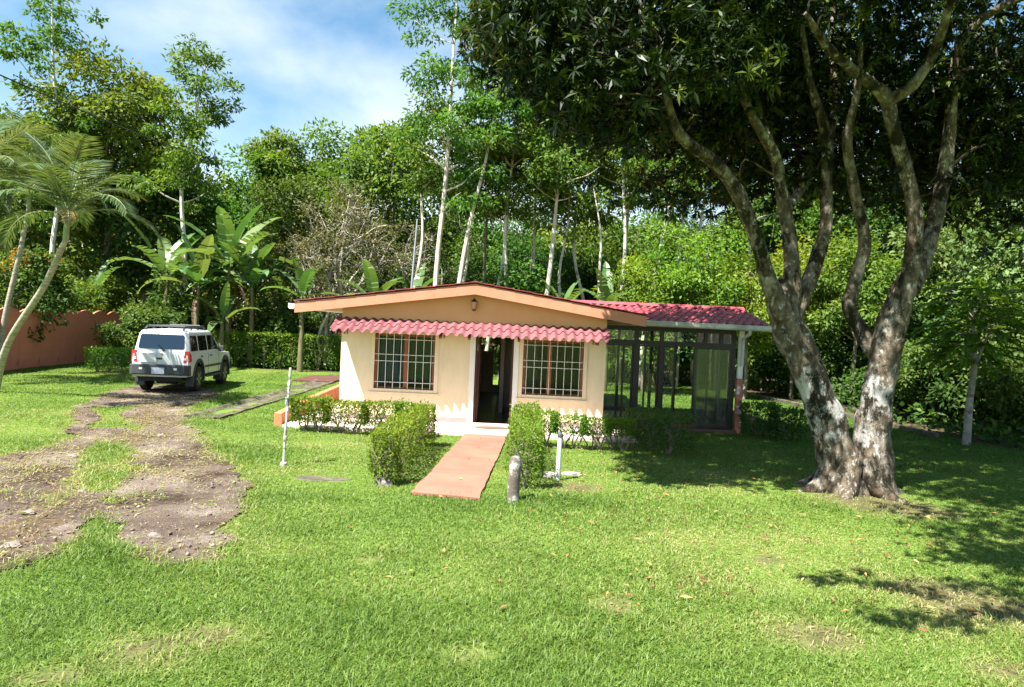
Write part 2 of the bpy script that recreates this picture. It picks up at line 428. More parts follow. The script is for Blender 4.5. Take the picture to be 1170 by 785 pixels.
class MB:
    def __init__(s):
        s.v = []
        s.f = []

    def add(s, vs, fs):
        o = len(s.v)
        s.v.extend([tuple(v) for v in vs])
        s.f.extend([tuple(i + o for i in f) for f in fs])
        return s

    def box(s, x0, x1, y0, y1, z0, z1):
        return s.add([(x0, y0, z0), (x1, y0, z0), (x1, y1, z0), (x0, y1, z0), (x0, y0, z1), (x1, y0, z1), (x1, y1, z1), (x0, y1, z1)],
                     [(0, 3, 2, 1), (4, 5, 6, 7), (0, 1, 5, 4), (1, 2, 6, 5), (2, 3, 7, 6), (3, 0, 4, 7)])

    def prism(s, poly, vec):
        """closed polygon (3d points) swept along vec"""
        n = len(poly)
        vec = Vector(vec)
        a = [Vector(p) for p in poly]
        b = [p + vec for p in a]
        return s.add(a + b, [tuple(range(n - 1, -1, -1)), tuple(range(n, 2 * n))] +
                     [(i, (i + 1) % n, n + (i + 1) % n, n + i) for i in range(n)])

    def bar(s, a, b, w, h=None, up=(0, 0, 1)):
        a, b = Vector(a), Vector(b)
        h = w if h is None else h
        d = (b - a).normalized()
        u = Vector(up)
        if abs(d.dot(u)) > 0.98: u = Vector((0, 1, 0))
        x = d.cross(u).normalized()
        y = x.cross(d).normalized()
        c = [x * (i * w / 2) + y * (j * h / 2) for i, j in ((-1, -1), (1, -1), (1, 1), (-1, 1))]
        return s.prism([a + q for q in c], b - a)

    def tube(s, pts, rad, seg=8, cap=True, wob=0.0, rng=None):
        pts = [Vector(p) for p in pts]
        n = len(pts)
        if not hasattr(rad, '__len__'): rad = [rad] * n
        vs, fs = [], []
        ref = Vector((0.31, 0.95, 0.05))
        for i in range(n):
            d = (pts[min(i + 1, n - 1)] - pts[max(i - 1, 0)])
            if d.length < 1e-6: d = Vector((0, 0, 1))
            d.normalize()
            x = d.cross(ref)
            if x.length < 0.1: x = d.cross(Vector((1, 0, 0)))
            x.normalize()
            y = d.cross(x)
            for k in range(seg):
                a = 2 * math.pi * k / seg
                r = rad[i]
                if wob:
                    r *= 1 + wob * (mnoise.noise(pts[i] * 2.3 + Vector((math.cos(a) * 1.1, math.sin(a) * 1.1, 0))) + 0.7 * mnoise.noise(pts[i] * 5.5 + Vector((math.cos(a) * 2.2, math.sin(a) * 2.2, 0))))
                vs.append(pts[i] + (x * math.cos(a) + y * math.sin(a)) * r)
        for i in range(n - 1):
            for k in range(seg):
                k2 = (k + 1) % seg
                fs.append((i * seg + k, i * seg + k2, (i + 1) * seg + k2, (i + 1) * seg + k))
        if cap:
            fs.append(tuple(range(seg - 1, -1, -1)))
            fs.append(tuple((n - 1) * seg + k for k in range(seg)))
        return s.add(vs, fs)

    def lathe(s, prof, seg=20, loc=(0, 0, 0), axis='z'):
        vs, fs = [], []
        for (r, z) in prof:
            for k in range(seg):
                a = 2 * math.pi * k / seg
                if axis == 'z': v = (r * math.cos(a), r * math.sin(a), z)
                elif axis == 'x': v = (z, r * math.cos(a), r * math.sin(a))
                else: v = (r * math.cos(a), z, r * math.sin(a))
                vs.append((v[0] + loc[0], v[1] + loc[1], v[2] + loc[2]))
        n = len(prof)
        for i in range(n - 1):
            for k in range(seg):
                k2 = (k + 1) % seg
                fs.append((i * seg + k, i * seg + k2, (i + 1) * seg + k2, (i + 1) * seg + k))
        fs.append(tuple(range(seg - 1, -1, -1)))
        fs.append(tuple((n - 1) * seg + k for k in range(seg)))
        return s.add(vs, fs)

    def build(s, name, m, parent=None, smooth=False, bevel=0.0, loc=None):
        me = bpy.data.meshes.new(name)
        me.from_pydata(s.v, [], s.f)
        me.materials.append(m)
        bm = bmesh.new()
        bm.from_mesh(me)
        bmesh.ops.recalc_face_normals(bm, faces=bm.faces)
        bm.to_mesh(me)
        bm.free()
        if smooth:
            me.polygons.foreach_set('use_smooth', [True] * len(me.polygons))
            try:
                me.set_sharp_from_angle(angle=R(40 if smooth is True else smooth))
            except Exception:
                pass
        o = bpy.data.objects.new(name, me)
        link(o, parent)
        if bevel:
            b = o.modifiers.new('bevel', 'BEVEL')
            b.width = bevel
            b.segments = 2
            b.limit_method = 'ANGLE'
            b.angle_limit = R(40)
        if loc is not None: o.location = loc
        return o


def struct(o):
    o['kind'] = 'structure'
    return o


def raw_mesh(name, V, F, m, parent=None, rnd=None, k=4):
    """fast mesh from numpy: V (n,3), F (m,k) ; rnd per face"""
    me = bpy.data.meshes.new(name)
    nf = len(F)
    me.vertices.add(len(V))
    me.vertices.foreach_set('co', np.ascontiguousarray(V, dtype=np.float32).ravel())
    me.loops.add(nf * k)
    me.loops.foreach_set('vertex_index', np.ascontiguousarray(F, dtype=np.int32).ravel())
    me.polygons.add(nf)
    me.polygons.foreach_set('loop_start', np.arange(0, nf * k, k, dtype=np.int32))
    me.polygons.foreach_set('loop_total', np.full(nf, k, dtype=np.int32))
    if rnd is not None:
        a = me.attributes.new('rnd', 'FLOAT', 'FACE')
        a.data.foreach_set('value', np.ascontiguousarray(rnd, dtype=np.float32))
    me.materials.append(m)
    me.update(calc_edges=True)
    o = bpy.data.objects.new(name, me)
    return link(o, parent)


def unit(a):
    return a / np.maximum(np.linalg.norm(a, axis=1, keepdims=True), 1e-9)


def leaf_arrays(P, D, Nn, Ln, Wd, fold=0.18):
    """diamond leaves: base P, direction D, face normal ~Nn, length, width"""
    D = unit(D)
    S = unit(np.cross(D, Nn))
    Up = np.cross(S, D)
    Ln = np.asarray(Ln)[:, None]
    Wd = np.asarray(Wd)[:, None]
    a = P
    b = P + D * Ln * 0.42 + S * Wd * 0.5 + Up * Wd * fold
    c = P + D * Ln - Up * Ln * 0.12
    d = P + D * Ln * 0.42 - S * Wd * 0.5 + Up * Wd * fold
    V = np.stack([a, b, c, d], 1).reshape(-1, 3)
    return V


def leaf_mesh(name, m, parent, P, D, Nn, Ln, Wd, rnd):
    V = leaf_arrays(P, D, Nn, Ln, Wd)
    F = np.arange(len(V)).reshape(-1, 4)
    return raw_mesh(name, V, F, m, parent, rnd)


def clump_leaves(g, centres, radii, per, ln, wd, center, squash=0.75, droop=0.25, clump_rnd=None, cluster=1):
    """leaves spread through clumps; returns arrays. g: numpy Generator"""
    C = np.asarray(centres, float)
    rr = np.asarray(radii, float)
    n = len(C)
    idx = np.repeat(np.arange(n), per)
    k = len(idx)
    off = unit(g.normal(size=(k, 3))) * (g.random((k, 1)) ** 0.45)
    off[:, 2] *= squash
    P = C[idx] + off * rr[idx][:, None]
    out = unit(P - np.asarray(center)[None])
    D = unit(off * 0.9 + out * 0.3 + g.normal(size=(k, 3)) * 0.6 + np.array([0, 0, -droop]))
    Nn = unit(out * 0.5 + off * 0.4 + g.normal(size=(k, 3)) * 0.55 + np.array([0, 0, 0.55]))
    Ln = ln * g.uniform(0.65, 1.3, k)
    Wd = wd * g.uniform(0.7, 1.25, k)
    base = g.random(n) if clump_rnd is None else clump_rnd
    rnd = np.clip(0.55 * base[idx] + 0.45 * g.random(k) + 0.10 * off[:, 2], 0, 1)
    return P, D, Nn, Ln, Wd, rnd


def curve_pts(a, b, n, sag=0.0, jit=0.0, rng=random):
    a, b = Vector(a), Vector(b)
    r = []
    for i in range(n):
        t = i / (n - 1)
        p = a.lerp(b, t)
        p.z += sag * math.sin(math.pi * t)
        if 0 < i < n - 1:
            p += Vector((rng.uniform(-jit, jit), rng.uniform(-jit, jit), rng.uniform(-jit, jit)))
        r.append(p)
    return r


def smooth_path(pts, radii, sub=4):
    """Catmull-Rom through points and radii"""
    P = [Vector(p) for p in pts]
    n = len(P)
    op, orr = [], []
    for i in range(n - 1):
        p0, p1, p2, p3 = P[max(i - 1, 0)], P[i], P[i + 1], P[min(i + 2, n - 1)]
        for k in range(sub):
            t = k / sub
            t2, t3 = t * t, t * t * t
            op.append(0.5 * ((2 * p1) + (p2 - p0) * t + (2 * p0 - 5 * p1 + 4 * p2 - p3) * t2 + (3 * p1 - p0 - 3 * p2 + p3) * t3))
            orr.append(radii[i] * (1 - t) + radii[i + 1] * t)
    op.append(P[-1])
    orr.append(radii[-1])
    return op, orr


# ------------------------------------------------------------------ ground masks
DRIVE = [gp(*p) for p in ((118, 449), (70, 476), (66, 500), (20, 516), (-60, 535), (-110, 600), (-60, 655), (30, 648), (70, 640), (100, 628), (150, 634), (190, 645), (240, 646),
                          (275, 618), (292, 588), (285, 555), (262, 520), (240, 498), (214, 478), (232, 462), (262, 452), (222, 440), (150, 440))]
DRIVE = np.array([(p.x, p.y) for p in DRIVE])
ISL = [[(100, 466), (150, 464), (152, 488), (100, 490)], [(88, 520), (110, 502), (150, 518), (152, 545), (128, 572), (85, 556)], [(70, 645), (85, 618), (112, 596), (134, 612), (142, 650)]]
ISL = [np.array([(gp(*p).x, gp(*p).y) for p in q]) for q in ISL]
BARE = [((930, 722), 0.55, 0.16), ((1150, 768), 0.5, 0.2), ((150, 742), 0.5, 0.15), ((245, 725), 0.4, 0.18), ((1120, 690), 0.9, 0.25), ((660, 556), 0.5, 0.25), ((1040, 580), 0.9, 0.35), ((540, 745), 0.25, 0.1), ((230, 560), 0.3, 0.2), ((700, 690), 0.3, 0.1), ((985, 572), 1.0, 0.3), ((420, 640), 0.2, 0.1), ((880, 640), 0.3, 0.1), ((60, 770), 0.35, 0.1)]
BARE = [(gp(*p), a, b) for p, a, b in BARE]
SOLID = []                     # rectangles where nothing grows (x0,x1,y0,y1)


def sdist(poly, X, Y):
    """signed distance to polygon, positive inside"""
    n = len(poly)
    ins = np.zeros(X.shape, bool)
    dm = np.full(X.shape, 1e9)
    for i in range(n):
        x0, y0 = poly[i]
        x1, y1 = poly[(i + 1) % n]
        cond = ((y0 > Y) != (y1 > Y)) & (X < (x1 - x0) * (Y - y0) / (y1 - y0 + 1e-12) + x0)
        ins ^= cond
        dx, dy = x1 - x0, y1 - y0
        t = np.clip(((X - x0) * dx + (Y - y0) * dy) / (dx * dx + dy * dy + 1e-12), 0, 1)
        dm = np.minimum(dm, np.hypot(X - x0 - t * dx, Y - y0 - t * dy))
    return np.where(ins, dm, -dm)


RG = np.random.default_rng(5)
_ph = RG.uniform(0, 6.28, (24, 2))
_fr = RG.normal(size=(24, 2))
_fr /= np.linalg.norm(_fr, axis=1, keepdims=True)


def wave_noise(X, Y, f, seed=0):
    """cheap smooth noise in -1..1 from summed sines"""
    r = np.zeros(X.shape)
    a = 0
    for k in range(8):
        i = (k + seed * 5) % 24
        j = (k * 3 + seed) % 24
        s = f * (0.6 + 0.22 * k)
        w = 1.0 / (1 + 0.35 * k)
        r += w * np.sin(s * (_fr[i, 0] * X + _fr[i, 1] * Y) + _ph[i, 0]) * np.cos(s * 0.8 * (_fr[j, 1] * X - _fr[j, 0] * Y) + _ph[j, 1])
        a += w
    return r / a * 1.8


def bare(X, Y):
    """0..1 : how bare of grass the ground is"""
    nz = wave_noise(X, Y, 2.2, 1) * 0.26 + wave_noise(X, Y, 7.0, 2) * 0.17 + wave_noise(X, Y, 21.0, 3) * 0.10
    d = sdist(DRIVE, X, Y) + nz
    b = np.clip(d / 0.5 + 0.25, 0, 1)
    for q in ISL:
        e = sdist(q, X, Y) + nz * 0.8
        b = np.minimum(b, 1 - np.clip(e / 0.2 + 0.4, 0, 1))
    # weeds growing through the gravel
    b = np.where(b > 0, np.clip(b - 0.5 * np.clip(wave_noise(X, Y, 3.4, 4) * 1.2 - 0.45, 0, 1), 0, 1), b)
    for c, a, bb in BARE:
        r = np.hypot((X - c.x) / a, (Y - c.y) / (a * 0.8)) - 1 + nz * 1.3
        b = np.maximum(b, np.clip(-r * 1.2, 0, 0.8))
    return b


# ------------------------------------------------------------------ ground, driveway
def make_ground():
    m, n, l = newmat('lawn_soil')
    out = n('ShaderNodeOutputMaterial')
    p = n('ShaderNodeBsdfPrincipled')
    p.inputs['Roughness'].default_value = 0.95
    p.inputs['Specular IOR Level'].default_value = 0.1
    t = n('ShaderNodeTexCoord')
    a = n('ShaderNodeTexNoise'); a.inputs['Scale'].default_value = 0.35; a.inputs['Detail'].default_value = 6
    b = n('ShaderNodeTexNoise'); b.inputs['Scale'].default_value = 18; b.inputs['Detail'].default_value = 8
    l(t.outputs['Object'], a.inputs['Vector']); l(t.outputs['Object'], b.inputs['Vector'])
    r1 = ramp(n, [(0.3, (0.072, 0.14, 0.02)), (0.7, (0.13, 0.19, 0.034))])
    r2 = ramp(n, [(0.3, (0.06, 0.105, 0.018)), (0.5, (0.105, 0.18, 0.028)), (0.72, (0.17, 0.21, 0.06))])
    l(a.outputs['Fac'], r1.inputs['Fac']); l(b.outputs['Fac'], r2.inputs['Fac'])
    x = n('ShaderNodeMix'); x.data_type = 'RGBA'; x.inputs['Factor'].default_value = 0.5
    l(r1.outputs['Color'], x.inputs[6]); l(r2.outputs['Color'], x.inputs[7])
    at = n('ShaderNodeAttribute'); at.attribute_name = 'soil'
    b2 = n('ShaderNodeTexNoise'); b2.inputs['Scale'].default_value = 5; b2.inputs['Detail'].default_value = 9; b2.inputs['Roughness'].default_value = 0.7
    l(t.outputs['Object'], b2.inputs['Vector'])
    r3 = ramp(n, [(0.32, (0.05, 0.035, 0.022)), (0.55, (0.10, 0.07, 0.045)), (0.75, (0.19, 0.14, 0.09))])
    l(b2.outputs['Fac'], r3.inputs['Fac'])
    x2 = n('ShaderNodeMix'); x2.data_type = 'RGBA'
    l(at.outputs['Fac'], x2.inputs['Factor']); l(x.outputs[2], x2.inputs[6]); l(r3.outputs['Color'], x2.inputs[7])
    l(x2.outputs[2], p.inputs['Base Color'])
    bp = n('ShaderNodeBump'); bp.inputs['Strength'].default_value = 0.6; bp.inputs['Distance'].default_value = 0.05
    l(b.outputs['Fac'], bp.inputs['Height']); l(bp.outputs[0], p.inputs['Normal'])
    l(p.outputs[0], out.inputs['Surface'])
    xs = np.concatenate([np.linspace(-220, -30, 12)[:-1], np.arange(-30, 30.01, 0.25), np.linspace(30, 220, 12)[1:]])
    ys = np.concatenate([np.linspace(-160, -6, 10)[:-1], np.arange(-6, 40.01, 0.25), np.linspace(40, 300, 14)[1:]])
    X, Y = np.meshgrid(xs, ys)
    Z = wave_noise(X, Y, 0.9, 2) * 0.012 + wave_noise(X, Y, 3.0, 3) * 0.008 - 0.015
    near = (np.abs(X) < 30) & (Y > -6) & (Y < 40)
    Z = np.where(near, Z, -0.015)
    V = np.stack([X, Y, Z], -1).reshape(-1, 3)
    nx, ny = len(xs), len(ys)
    i = np.arange(nx * ny).reshape(ny, nx)
    F = np.stack([i[:-1, :-1], i[:-1, 1:], i[1:, 1:], i[1:, :-1]], -1).reshape(-1, 4)
    o = raw_mesh('ground', V, F, m)
    sl = np.maximum(bare(X, Y), wild(X, Y)).ravel()
    at = o.data.attributes.new('soil', 'FLOAT', 'POINT')
    at.data.foreach_set('value', sl.astype(np.float32))
    o.data.polygons.foreach_set('use_smooth', [True] * len(o.data.polygons))
    return struct(o)


EDGE = [gp(*p) for p in ((-300, 415), (0, 418), (140, 414), (250, 419), (390, 425), (560, 428), (700, 436), (840, 446), (890, 455), (940, 463), (1000, 478), (1060, 494), (1170, 516), (1400, 545))]
EX = np.array([p.x for p in EDGE])
EY = np.array([p.y for p in EDGE])


def wild(X, Y):
    """0..1 : beyond the mown lawn, bare forest floor"""
    return np.clip((Y - np.interp(X, EX, EY) + wave_noise(X, Y, 1.2, 3) * 0.4) / 0.8 + 0.3, 0, 1)


def make_driveway():
    m, n, l = newmat('gravelly_dirt')
    out = n('ShaderNodeOutputMaterial')
    p = n('ShaderNodeBsdfPrincipled')
    p.inputs['Roughness'].default_value = 0.95
    p.inputs['Specular IOR Level'].default_value = 0.15
    t = n('ShaderNodeTexCoord')
    a = n('ShaderNodeTexNoise'); a.inputs['Scale'].default_value = 0.9; a.inputs['Detail'].default_value = 9; a.inputs['Roughness'].default_value = 0.65
    l(t.outputs['Object'], a.inputs['Vector'])
    r1 = ramp(n, [(0.36, (0.045, 0.028, 0.021)), (0.46, (0.095, 0.068, 0.052)), (0.55, (0.16, 0.125, 0.10)), (0.66, (0.27, 0.225, 0.185))])
    l(a.outputs['Fac'], r1.inputs['Fac'])
    vo = n('ShaderNodeTexVoronoi'); vo.inputs['Scale'].default_value = 34
    vo.inputs['Randomness'].default_value = 1
    l(t.outputs['Object'], vo.inputs['Vector'])
    rv = ramp(n, [(0.10, (0.30, 0.25, 0.205)), (0.32, (0.15, 0.11, 0.085))])
    l(vo.outputs['Distance'], rv.inputs['Fac'])
    nz = n('ShaderNodeTexNoise'); nz.inputs['Scale'].default_value = 2.2; nz.inputs['Detail'].default_value = 4
    l(t.outputs['Object'], nz.inputs['Vector'])
    rz = ramp(n, [(0.48, (0, 0, 0)), (0.66, (0.7, 0.7, 0.7))])
    l(nz.outputs['Fac'], rz.inputs['Fac'])
    x = n('ShaderNodeMix'); x.data_type = 'RGBA'
    l(rz.outputs['Color'], x.inputs['Factor']); l(r1.outputs['Color'], x.inputs[6]); l(rv.outputs['Color'], x.inputs[7])
    l(x.outputs[2], p.inputs['Base Color'])
    b = n('ShaderNodeTexNoise'); b.inputs['Scale'].default_value = 22; b.inputs['Detail'].default_value = 9; b.inputs['Roughness'].default_value = 0.7
    l(t.outputs['Object'], b.inputs['Vector'])
    bp = n('ShaderNodeBump'); bp.inputs['Strength'].default_value = 1.0; bp.inputs['Distance'].default_value = 0.06
    l(b.outputs['Fac'], bp.inputs['Height']); l(bp.outputs[0], p.inputs['Normal'])
    l(p.outputs[0], out.inputs['Surface'])
    s = 0.06
    x0, y0 = DRIVE.min(0) - 0.3
    x1, y1 = DRIVE.max(0) + 0.3
    x0 = max(x0, -12.5)
    xs, ys = np.arange(x0, x1, s), np.arange(max(y0, 5.0), y1, s)
    X, Y = np.meshgrid(xs, ys)
    b = bare(X, Y)
    dd = sdist(DRIVE, X, Y)
    ins = (dd > -0.3)
    Z = np.where(b > 0.32, 0.012 + 0.02 * wave_noise(X, Y, 4.0, 1) * b + 0.012 * wave_noise(X, Y, 17.0, 2) + 0.008 * wave_noise(X, Y, 41.0, 4), 0.0)
    Z += -0.035 * np.exp(-((X - np.interp(Y, [6, 20], [-4.6, -9.6])) / 0.35) ** 2) * np.clip(dd, 0, 1)
    V = np.stack([X, Y, Z], -1).reshape(-1, 3)
    i = np.arange(X.size).reshape(X.shape)
    F = np.stack([i[:-1, :-1], i[:-1, 1:], i[1:, 1:], i[1:, :-1]], -1)
    keep = ((b > 0.32) & ins)
    kf = keep[:-1, :-1] & keep[1:, 1:] & keep[:-1, 1:] & keep[1:, :-1]
    F = F[kf]
    used = np.unique(F)
    remap = np.full(X.size, -1)
    remap[used] = np.arange(len(used))
    o = raw_mesh('driveway', V[used], remap[F], m)
    o.data.polygons.foreach_set('use_smooth', [True] * len(o.data.polygons))
    return struct(o)


make_ground()
make_driveway()


def make_grass():
    m, n, l = newmat('grass_blade')
    out = n('ShaderNodeOutputMaterial')
    at = n('ShaderNodeAttribute'); at.attribute_name = 'rnd'
    rp = ramp(n, [(0.0, (0.048, 0.112, 0.016)), (0.4, (0.110, 0.194, 0.030)), (0.70, (0.190, 0.262, 0.056)), (0.90, (0.300, 0.318, 0.115)), (1.0, (0.40, 0.335, 0.175))])
    l(at.outputs['Fac'], rp.inputs['Fac'])
    p = n('ShaderNodeBsdfPrincipled')
    l(rp.outputs['Color'], p.inputs['Base Color'])
    p.inputs['Roughness'].default_value = 0.5
    p.inputs['Specular IOR Level'].default_value = 0.25
    t = n('ShaderNodeBsdfTranslucent')
    g = n('ShaderNodeMix'); g.data_type = 'RGBA'; g.blend_type = 'MULTIPLY'; g.inputs['Factor'].default_value = 1.0
    l(rp.outputs['Color'], g.inputs[6]); g.inputs[7].default_value = (1.3, 1.25, 0.6, 1)
    l(g.outputs[2], t.inputs['Color'])
    mxs = n('ShaderNodeMixShader'); mxs.inputs[0].default_value = 0.4
    l(p.outputs[0], mxs.inputs[1]); l(t.outputs[0], mxs.inputs[2]); l(mxs.outputs[0], out.inputs['Surface'])
    g = np.random.default_rng(11)
    n0 = 1050000
    # screen-even density: Y distributed ~ Y^-0.5 between 3.4 and 34
    u = g.random(n0)
    Y = (np.sqrt(3.4) + u * (np.sqrt(34.0) - np.sqrt(3.4))) ** 2
    X = (g.random(n0) * 2 - 1) * (0.80 * Y + 1.0)
    b = bare(X, Y)
    keep = (g.random(n0) > b * 1.02) & (g.random(n0) > wild(X, Y) * 1.05)
    for (x0, x1, y0, y1) in SOLID:
        keep &= ~((X > x0) & (X < x1) & (Y > y0) & (Y < y1))
    bk = b[keep]
    X, Y = X[keep], Y[keep]
    # thin straw and weeds over the gravel
    ne = 75000
    Xe = g.uniform(-11.5, -2.2, ne); Ye = g.uniform(6.2, 20.5, ne)
    be = bare(Xe, Ye)
    sel = (be > 0.3) & (g.random(ne) < 0.25 + 0.55 * np.clip(0.5 + wave_noise(Xe, Ye, 2.6, 2), 0, 1))
    Xe, Ye, be = Xe[sel], Ye[sel], be[sel]
    nd = len(Xe)
    X = np.concatenate([X, Xe]); Y = np.concatenate([Y, Ye]); bk = np.concatenate([bk, be])
    k = len(X)
    dry = np.zeros(k, bool); dry[k - nd:] = True
    tuft = np.clip(0.5 + 0.5 * wave_noise(X, Y, 5.5, 2) + 0.3 * wave_noise(X, Y, 16, 1), 0, 1)
    far = (Y / 5.0)
    hgt = (0.030 + 0.045 * tuft * g.random(k) + 0.02 * g.random(k)) * np.where(far > 2.5, 0.9, 1.0)
    # taller blades along the driveway edge, islands and around obstacles
    d = sdist(DRIVE, X, Y)
    hgt *= np.clip(1.0 + 0.75 * wave_noise(X, Y, 1.5, 4) + 0.35 * wave_noise(X, Y, 3.7, 1), 0.5, 2.2)
    hgt *= 1 + 0.7 * np.exp(-(np.minimum(d, 0) / 0.35) ** 2) * (np.abs(X + 4) < 4.0)
    hgt = np.where(dry, hgt * 0.7, hgt)
    wd = 0.0036 * np.maximum(far, 0.8) ** 0.62 * g.uniform(0.7, 1.3, k)
    az = g.random(k) * 6.283
    lean = np.where(dry, g.uniform(0.9, 1.5, k), g.uniform(0.15, 1.15, k))
    weed = (g.random(k) < 0.03) & (Y < 13)
    wd = np.where(weed, wd * 3.4, wd)
    lean = np.where(weed, 1.2, lean)
    D = np.stack([np.cos(az) * np.sin(lean), np.sin(az) * np.sin(lean), np.cos(lean)], 1)
    sa = az + np.pi / 2 + g.normal(size=k) * np.where(weed, 0.1, 0.5)
    S = np.stack([np.cos(sa), np.sin(sa), np.zeros(k)], 1)
    Z = wave_noise(X, Y, 0.9, 2) * 0.012 + wave_noise(X, Y, 3.0, 3) * 0.008 - 0.018
    Z = np.where(dry, Z + 0.03, Z)
    P = np.stack([X, Y, Z], 1)
    h1 = hgt[:, None]
    w1 = wd[:, None]
    mid = P + D * h1 * 0.55
    tip = P + D * h1 + np.stack([np.cos(az), np.sin(az), -0.6 * np.ones(k)], 1) * h1 * 0.3
    V = np.stack([P, mid + S * w1, tip, mid - S * w1], 1).reshape(-1, 3)
    F = np.arange(4 * k).reshape(-1, 4)
    patch = 0.5 + 0.42 * wave_noise(X, Y, 0.55, 0) + 0.34 * wave_noise(X, Y, 1.5, 4) * -1 + 0.22 * wave_noise(X, Y, 2.9, 3) + 0.2 * wave_noise(X, Y, 5.0, 4)
    deep_green = np.clip((X - 3.0) / 3.0, 0, 1) * np.clip((Y - 7.0) / 3.0, 0, 1) * 0.18       # darker green blades towards the back right
    rnd = np.clip(0.50 * patch + 0.56 * g.random(k) - 0.01 - deep_green + 0.24 * np.clip(bk * 1.6, 0, 1), 0, 1)
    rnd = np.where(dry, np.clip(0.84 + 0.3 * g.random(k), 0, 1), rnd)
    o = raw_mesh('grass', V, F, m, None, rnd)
    tag(o, 'short mown sunlit green lawn grass spread around the house', 'grass', kind='stuff')


# ------------------------------------------------------------------ paved strips
FY = 16.0                      # front wall of the house
HX0, HX1 = -3.92, 2.16
HD = 8.0
struct(MB().box(-4.75, 2.75, 14.55, FY - 0.002, -0.10, 0.05).build('pavement', M['slab'], bevel=0.015))
SOLID.append((-4.75, 2.75, 14.55, 30))
pl = MB()
pa = [gp(470, 562, 0.03), gp(547, 569, 0.03), Vector((-0.02, 14.54, 0.03)), Vector((-0.90, 14.54, 0.03))]
cuts = [0.0, 0.26, 0.51, 0.76, 1.0]
for c0, c1 in zip(cuts[:-1], cuts[1:]):
    NP = 8
    vs, fs = [], []
    for i in range(NP + 1):
        t = c0 + 0.0012 + (c1 - c0 - 0.0024) * i / NP
        for j in range(5):
            q = pa[0].lerp(pa[3], t).lerp(pa[1].lerp(pa[2], t), j / 4)
            if j in (0, 4): q.x += 0.022 * mnoise.noise(q * 3) + 0.012 * mnoise.noise(q * 11)
            vs.append((q.x, q.y, 0.03 + 0.005 * mnoise.noise(q * 2)))
    for i in range(NP):
        for j in range(4):
            a = i * 5 + j
            fs.append((a, a + 1, a + 6, a + 5))
    rim_ = [i * 5 for i in range(NP + 1)] + [NP * 5 + j for j in range(1, 5)] + [i * 5 + 4 for i in range(NP - 1, -1, -1)] + [j for j in range(3, 0, -1)]
    nb = len(vs)
    vs += [(vs[i][0], vs[i][1], -0.1) for i in rim_]
    for k in range(len(rim_)):
        k2 = (k + 1) % len(rim_)
        fs.append((rim_[k], rim_[k2], nb + k2, nb + k))
    pl.add(vs, fs)
struct(pl.build('path', M['path']))
PATHPOLY = np.array([(p.x, p.y) for p in pa])

# ------------------------------------------------------------------ house
house = empty('house', (0, 0, 0), 0, 'small cream bungalow with orange gable, pink awning and glazed side porch', 'house')
WIN = [(-3.14, -1.76, 0.77, 2.04), (0.27, 1.66, 0.77, 2.04)]
DOOR = (-0.83, 0.05, 0.06, 2.06)
TH = 0.15
PK = Vector((-0.88, 0, 3.24))           # roof peak
SL = 0.145                              # roof slope
RX0, RX1 = -4.93, 3.0


def roofz(x, top=3.22):
    return top - SL * abs(x - PK.x)


def wall_with_holes(mb, x0, x1, y, th, z0, ztop, holes):
    """vertical strips around rectangular holes; ztop is a function of x"""
    xs = sorted(set([x0, x1, PK.x] + [h[0] for h in holes] + [h[1] for h in holes]))
    xs = [x for x in xs if x0 <= x <= x1]
    for a, b in zip(xs[:-1], xs[1:]):
        hs = sorted([h for h in holes if h[0] <= a + 1e-6 and h[1] >= b - 1e-6], key=lambda h: h[2])
        z = z0
        for h in hs:
            if h[2] > z + 1e-4: mb.box(a, b, y, y + th, z, h[2])
            z = h[3]
        mb.prism([(a, y, z), (b, y, z), (b, y, ztop(b)), (a, y, ztop(a))], (0, th, 0))


w = MB()
wall_with_holes(w, HX0, HX1, FY, TH, -0.1, lambda x: 2.30, WIN + [(DOOR[0], DOOR[1], -0.1, DOOR[3])])
w.box(HX0, HX0 + TH, FY + TH, FY + HD - TH, -0.1, 2.58)
w.box(HX1 - TH, HX1, FY + TH, FY + HD - TH, -0.1, 2.58)
w.build('wall', M['cream'], house)
w = MB()
wall_with_holes(w, HX0, HX1, FY + HD - TH, TH, -0.1, lambda x: 2.55, [(-1.25, -0.62, 1.45, 2.0), (-0.60, -0.42, 0.3, 1.7)])
w.build('back_wall', M['cream'], house)
w = MB()
wall_with_holes(w, HX0, HX1, FY + 0.002, TH - 0.004, 2.302, lambda x: roofz(x, 3.17), [])
w.build('gable', M['orange'], house)
MB().box(HX0 - 0.012, DOOR[0] - 0.13, FY - 0.014, FY - 0.002, 0.052, 0.17).box(DOOR[1] + 0.13, HX1 + 0.012, FY - 0.014, FY - 0.002, 0.052, 0.17).build('plinth', M['plinth'], house)
MB().box(HX0 + TH + 0.01, HX1 - TH - 0.01, FY + 0.01, FY + HD - TH - 0.01, -0.09, 0.055).build('floor', M['tile'], house)
iw = MB()
iw.box(HX0 + TH + 0.01, -0.95, FY + 3.2, FY + 3.3, 0.06, 2.45)
iw.box(-0.28, -0.18, FY + 2.2, FY + 5.6, 0.06, 2.45)
iw.box(-0.18, 0.75, FY + 3.4, FY + 3.5, 0.06, 2.45)
iw.build('partition', M['inner'], house)
MB().box(HX0 + TH + 0.01, HX1 - TH - 0.01, FY + TH + 0.01, FY + HD - TH - 0.01, 2.46, 2.5).build('ceiling', M['inner'], house)


# roof of the gabled house: two corrugated slopes with thickness
def corrugated(mb, x_of, n, rows, amp=0.016, per=0.2, th=0.02):
    pass


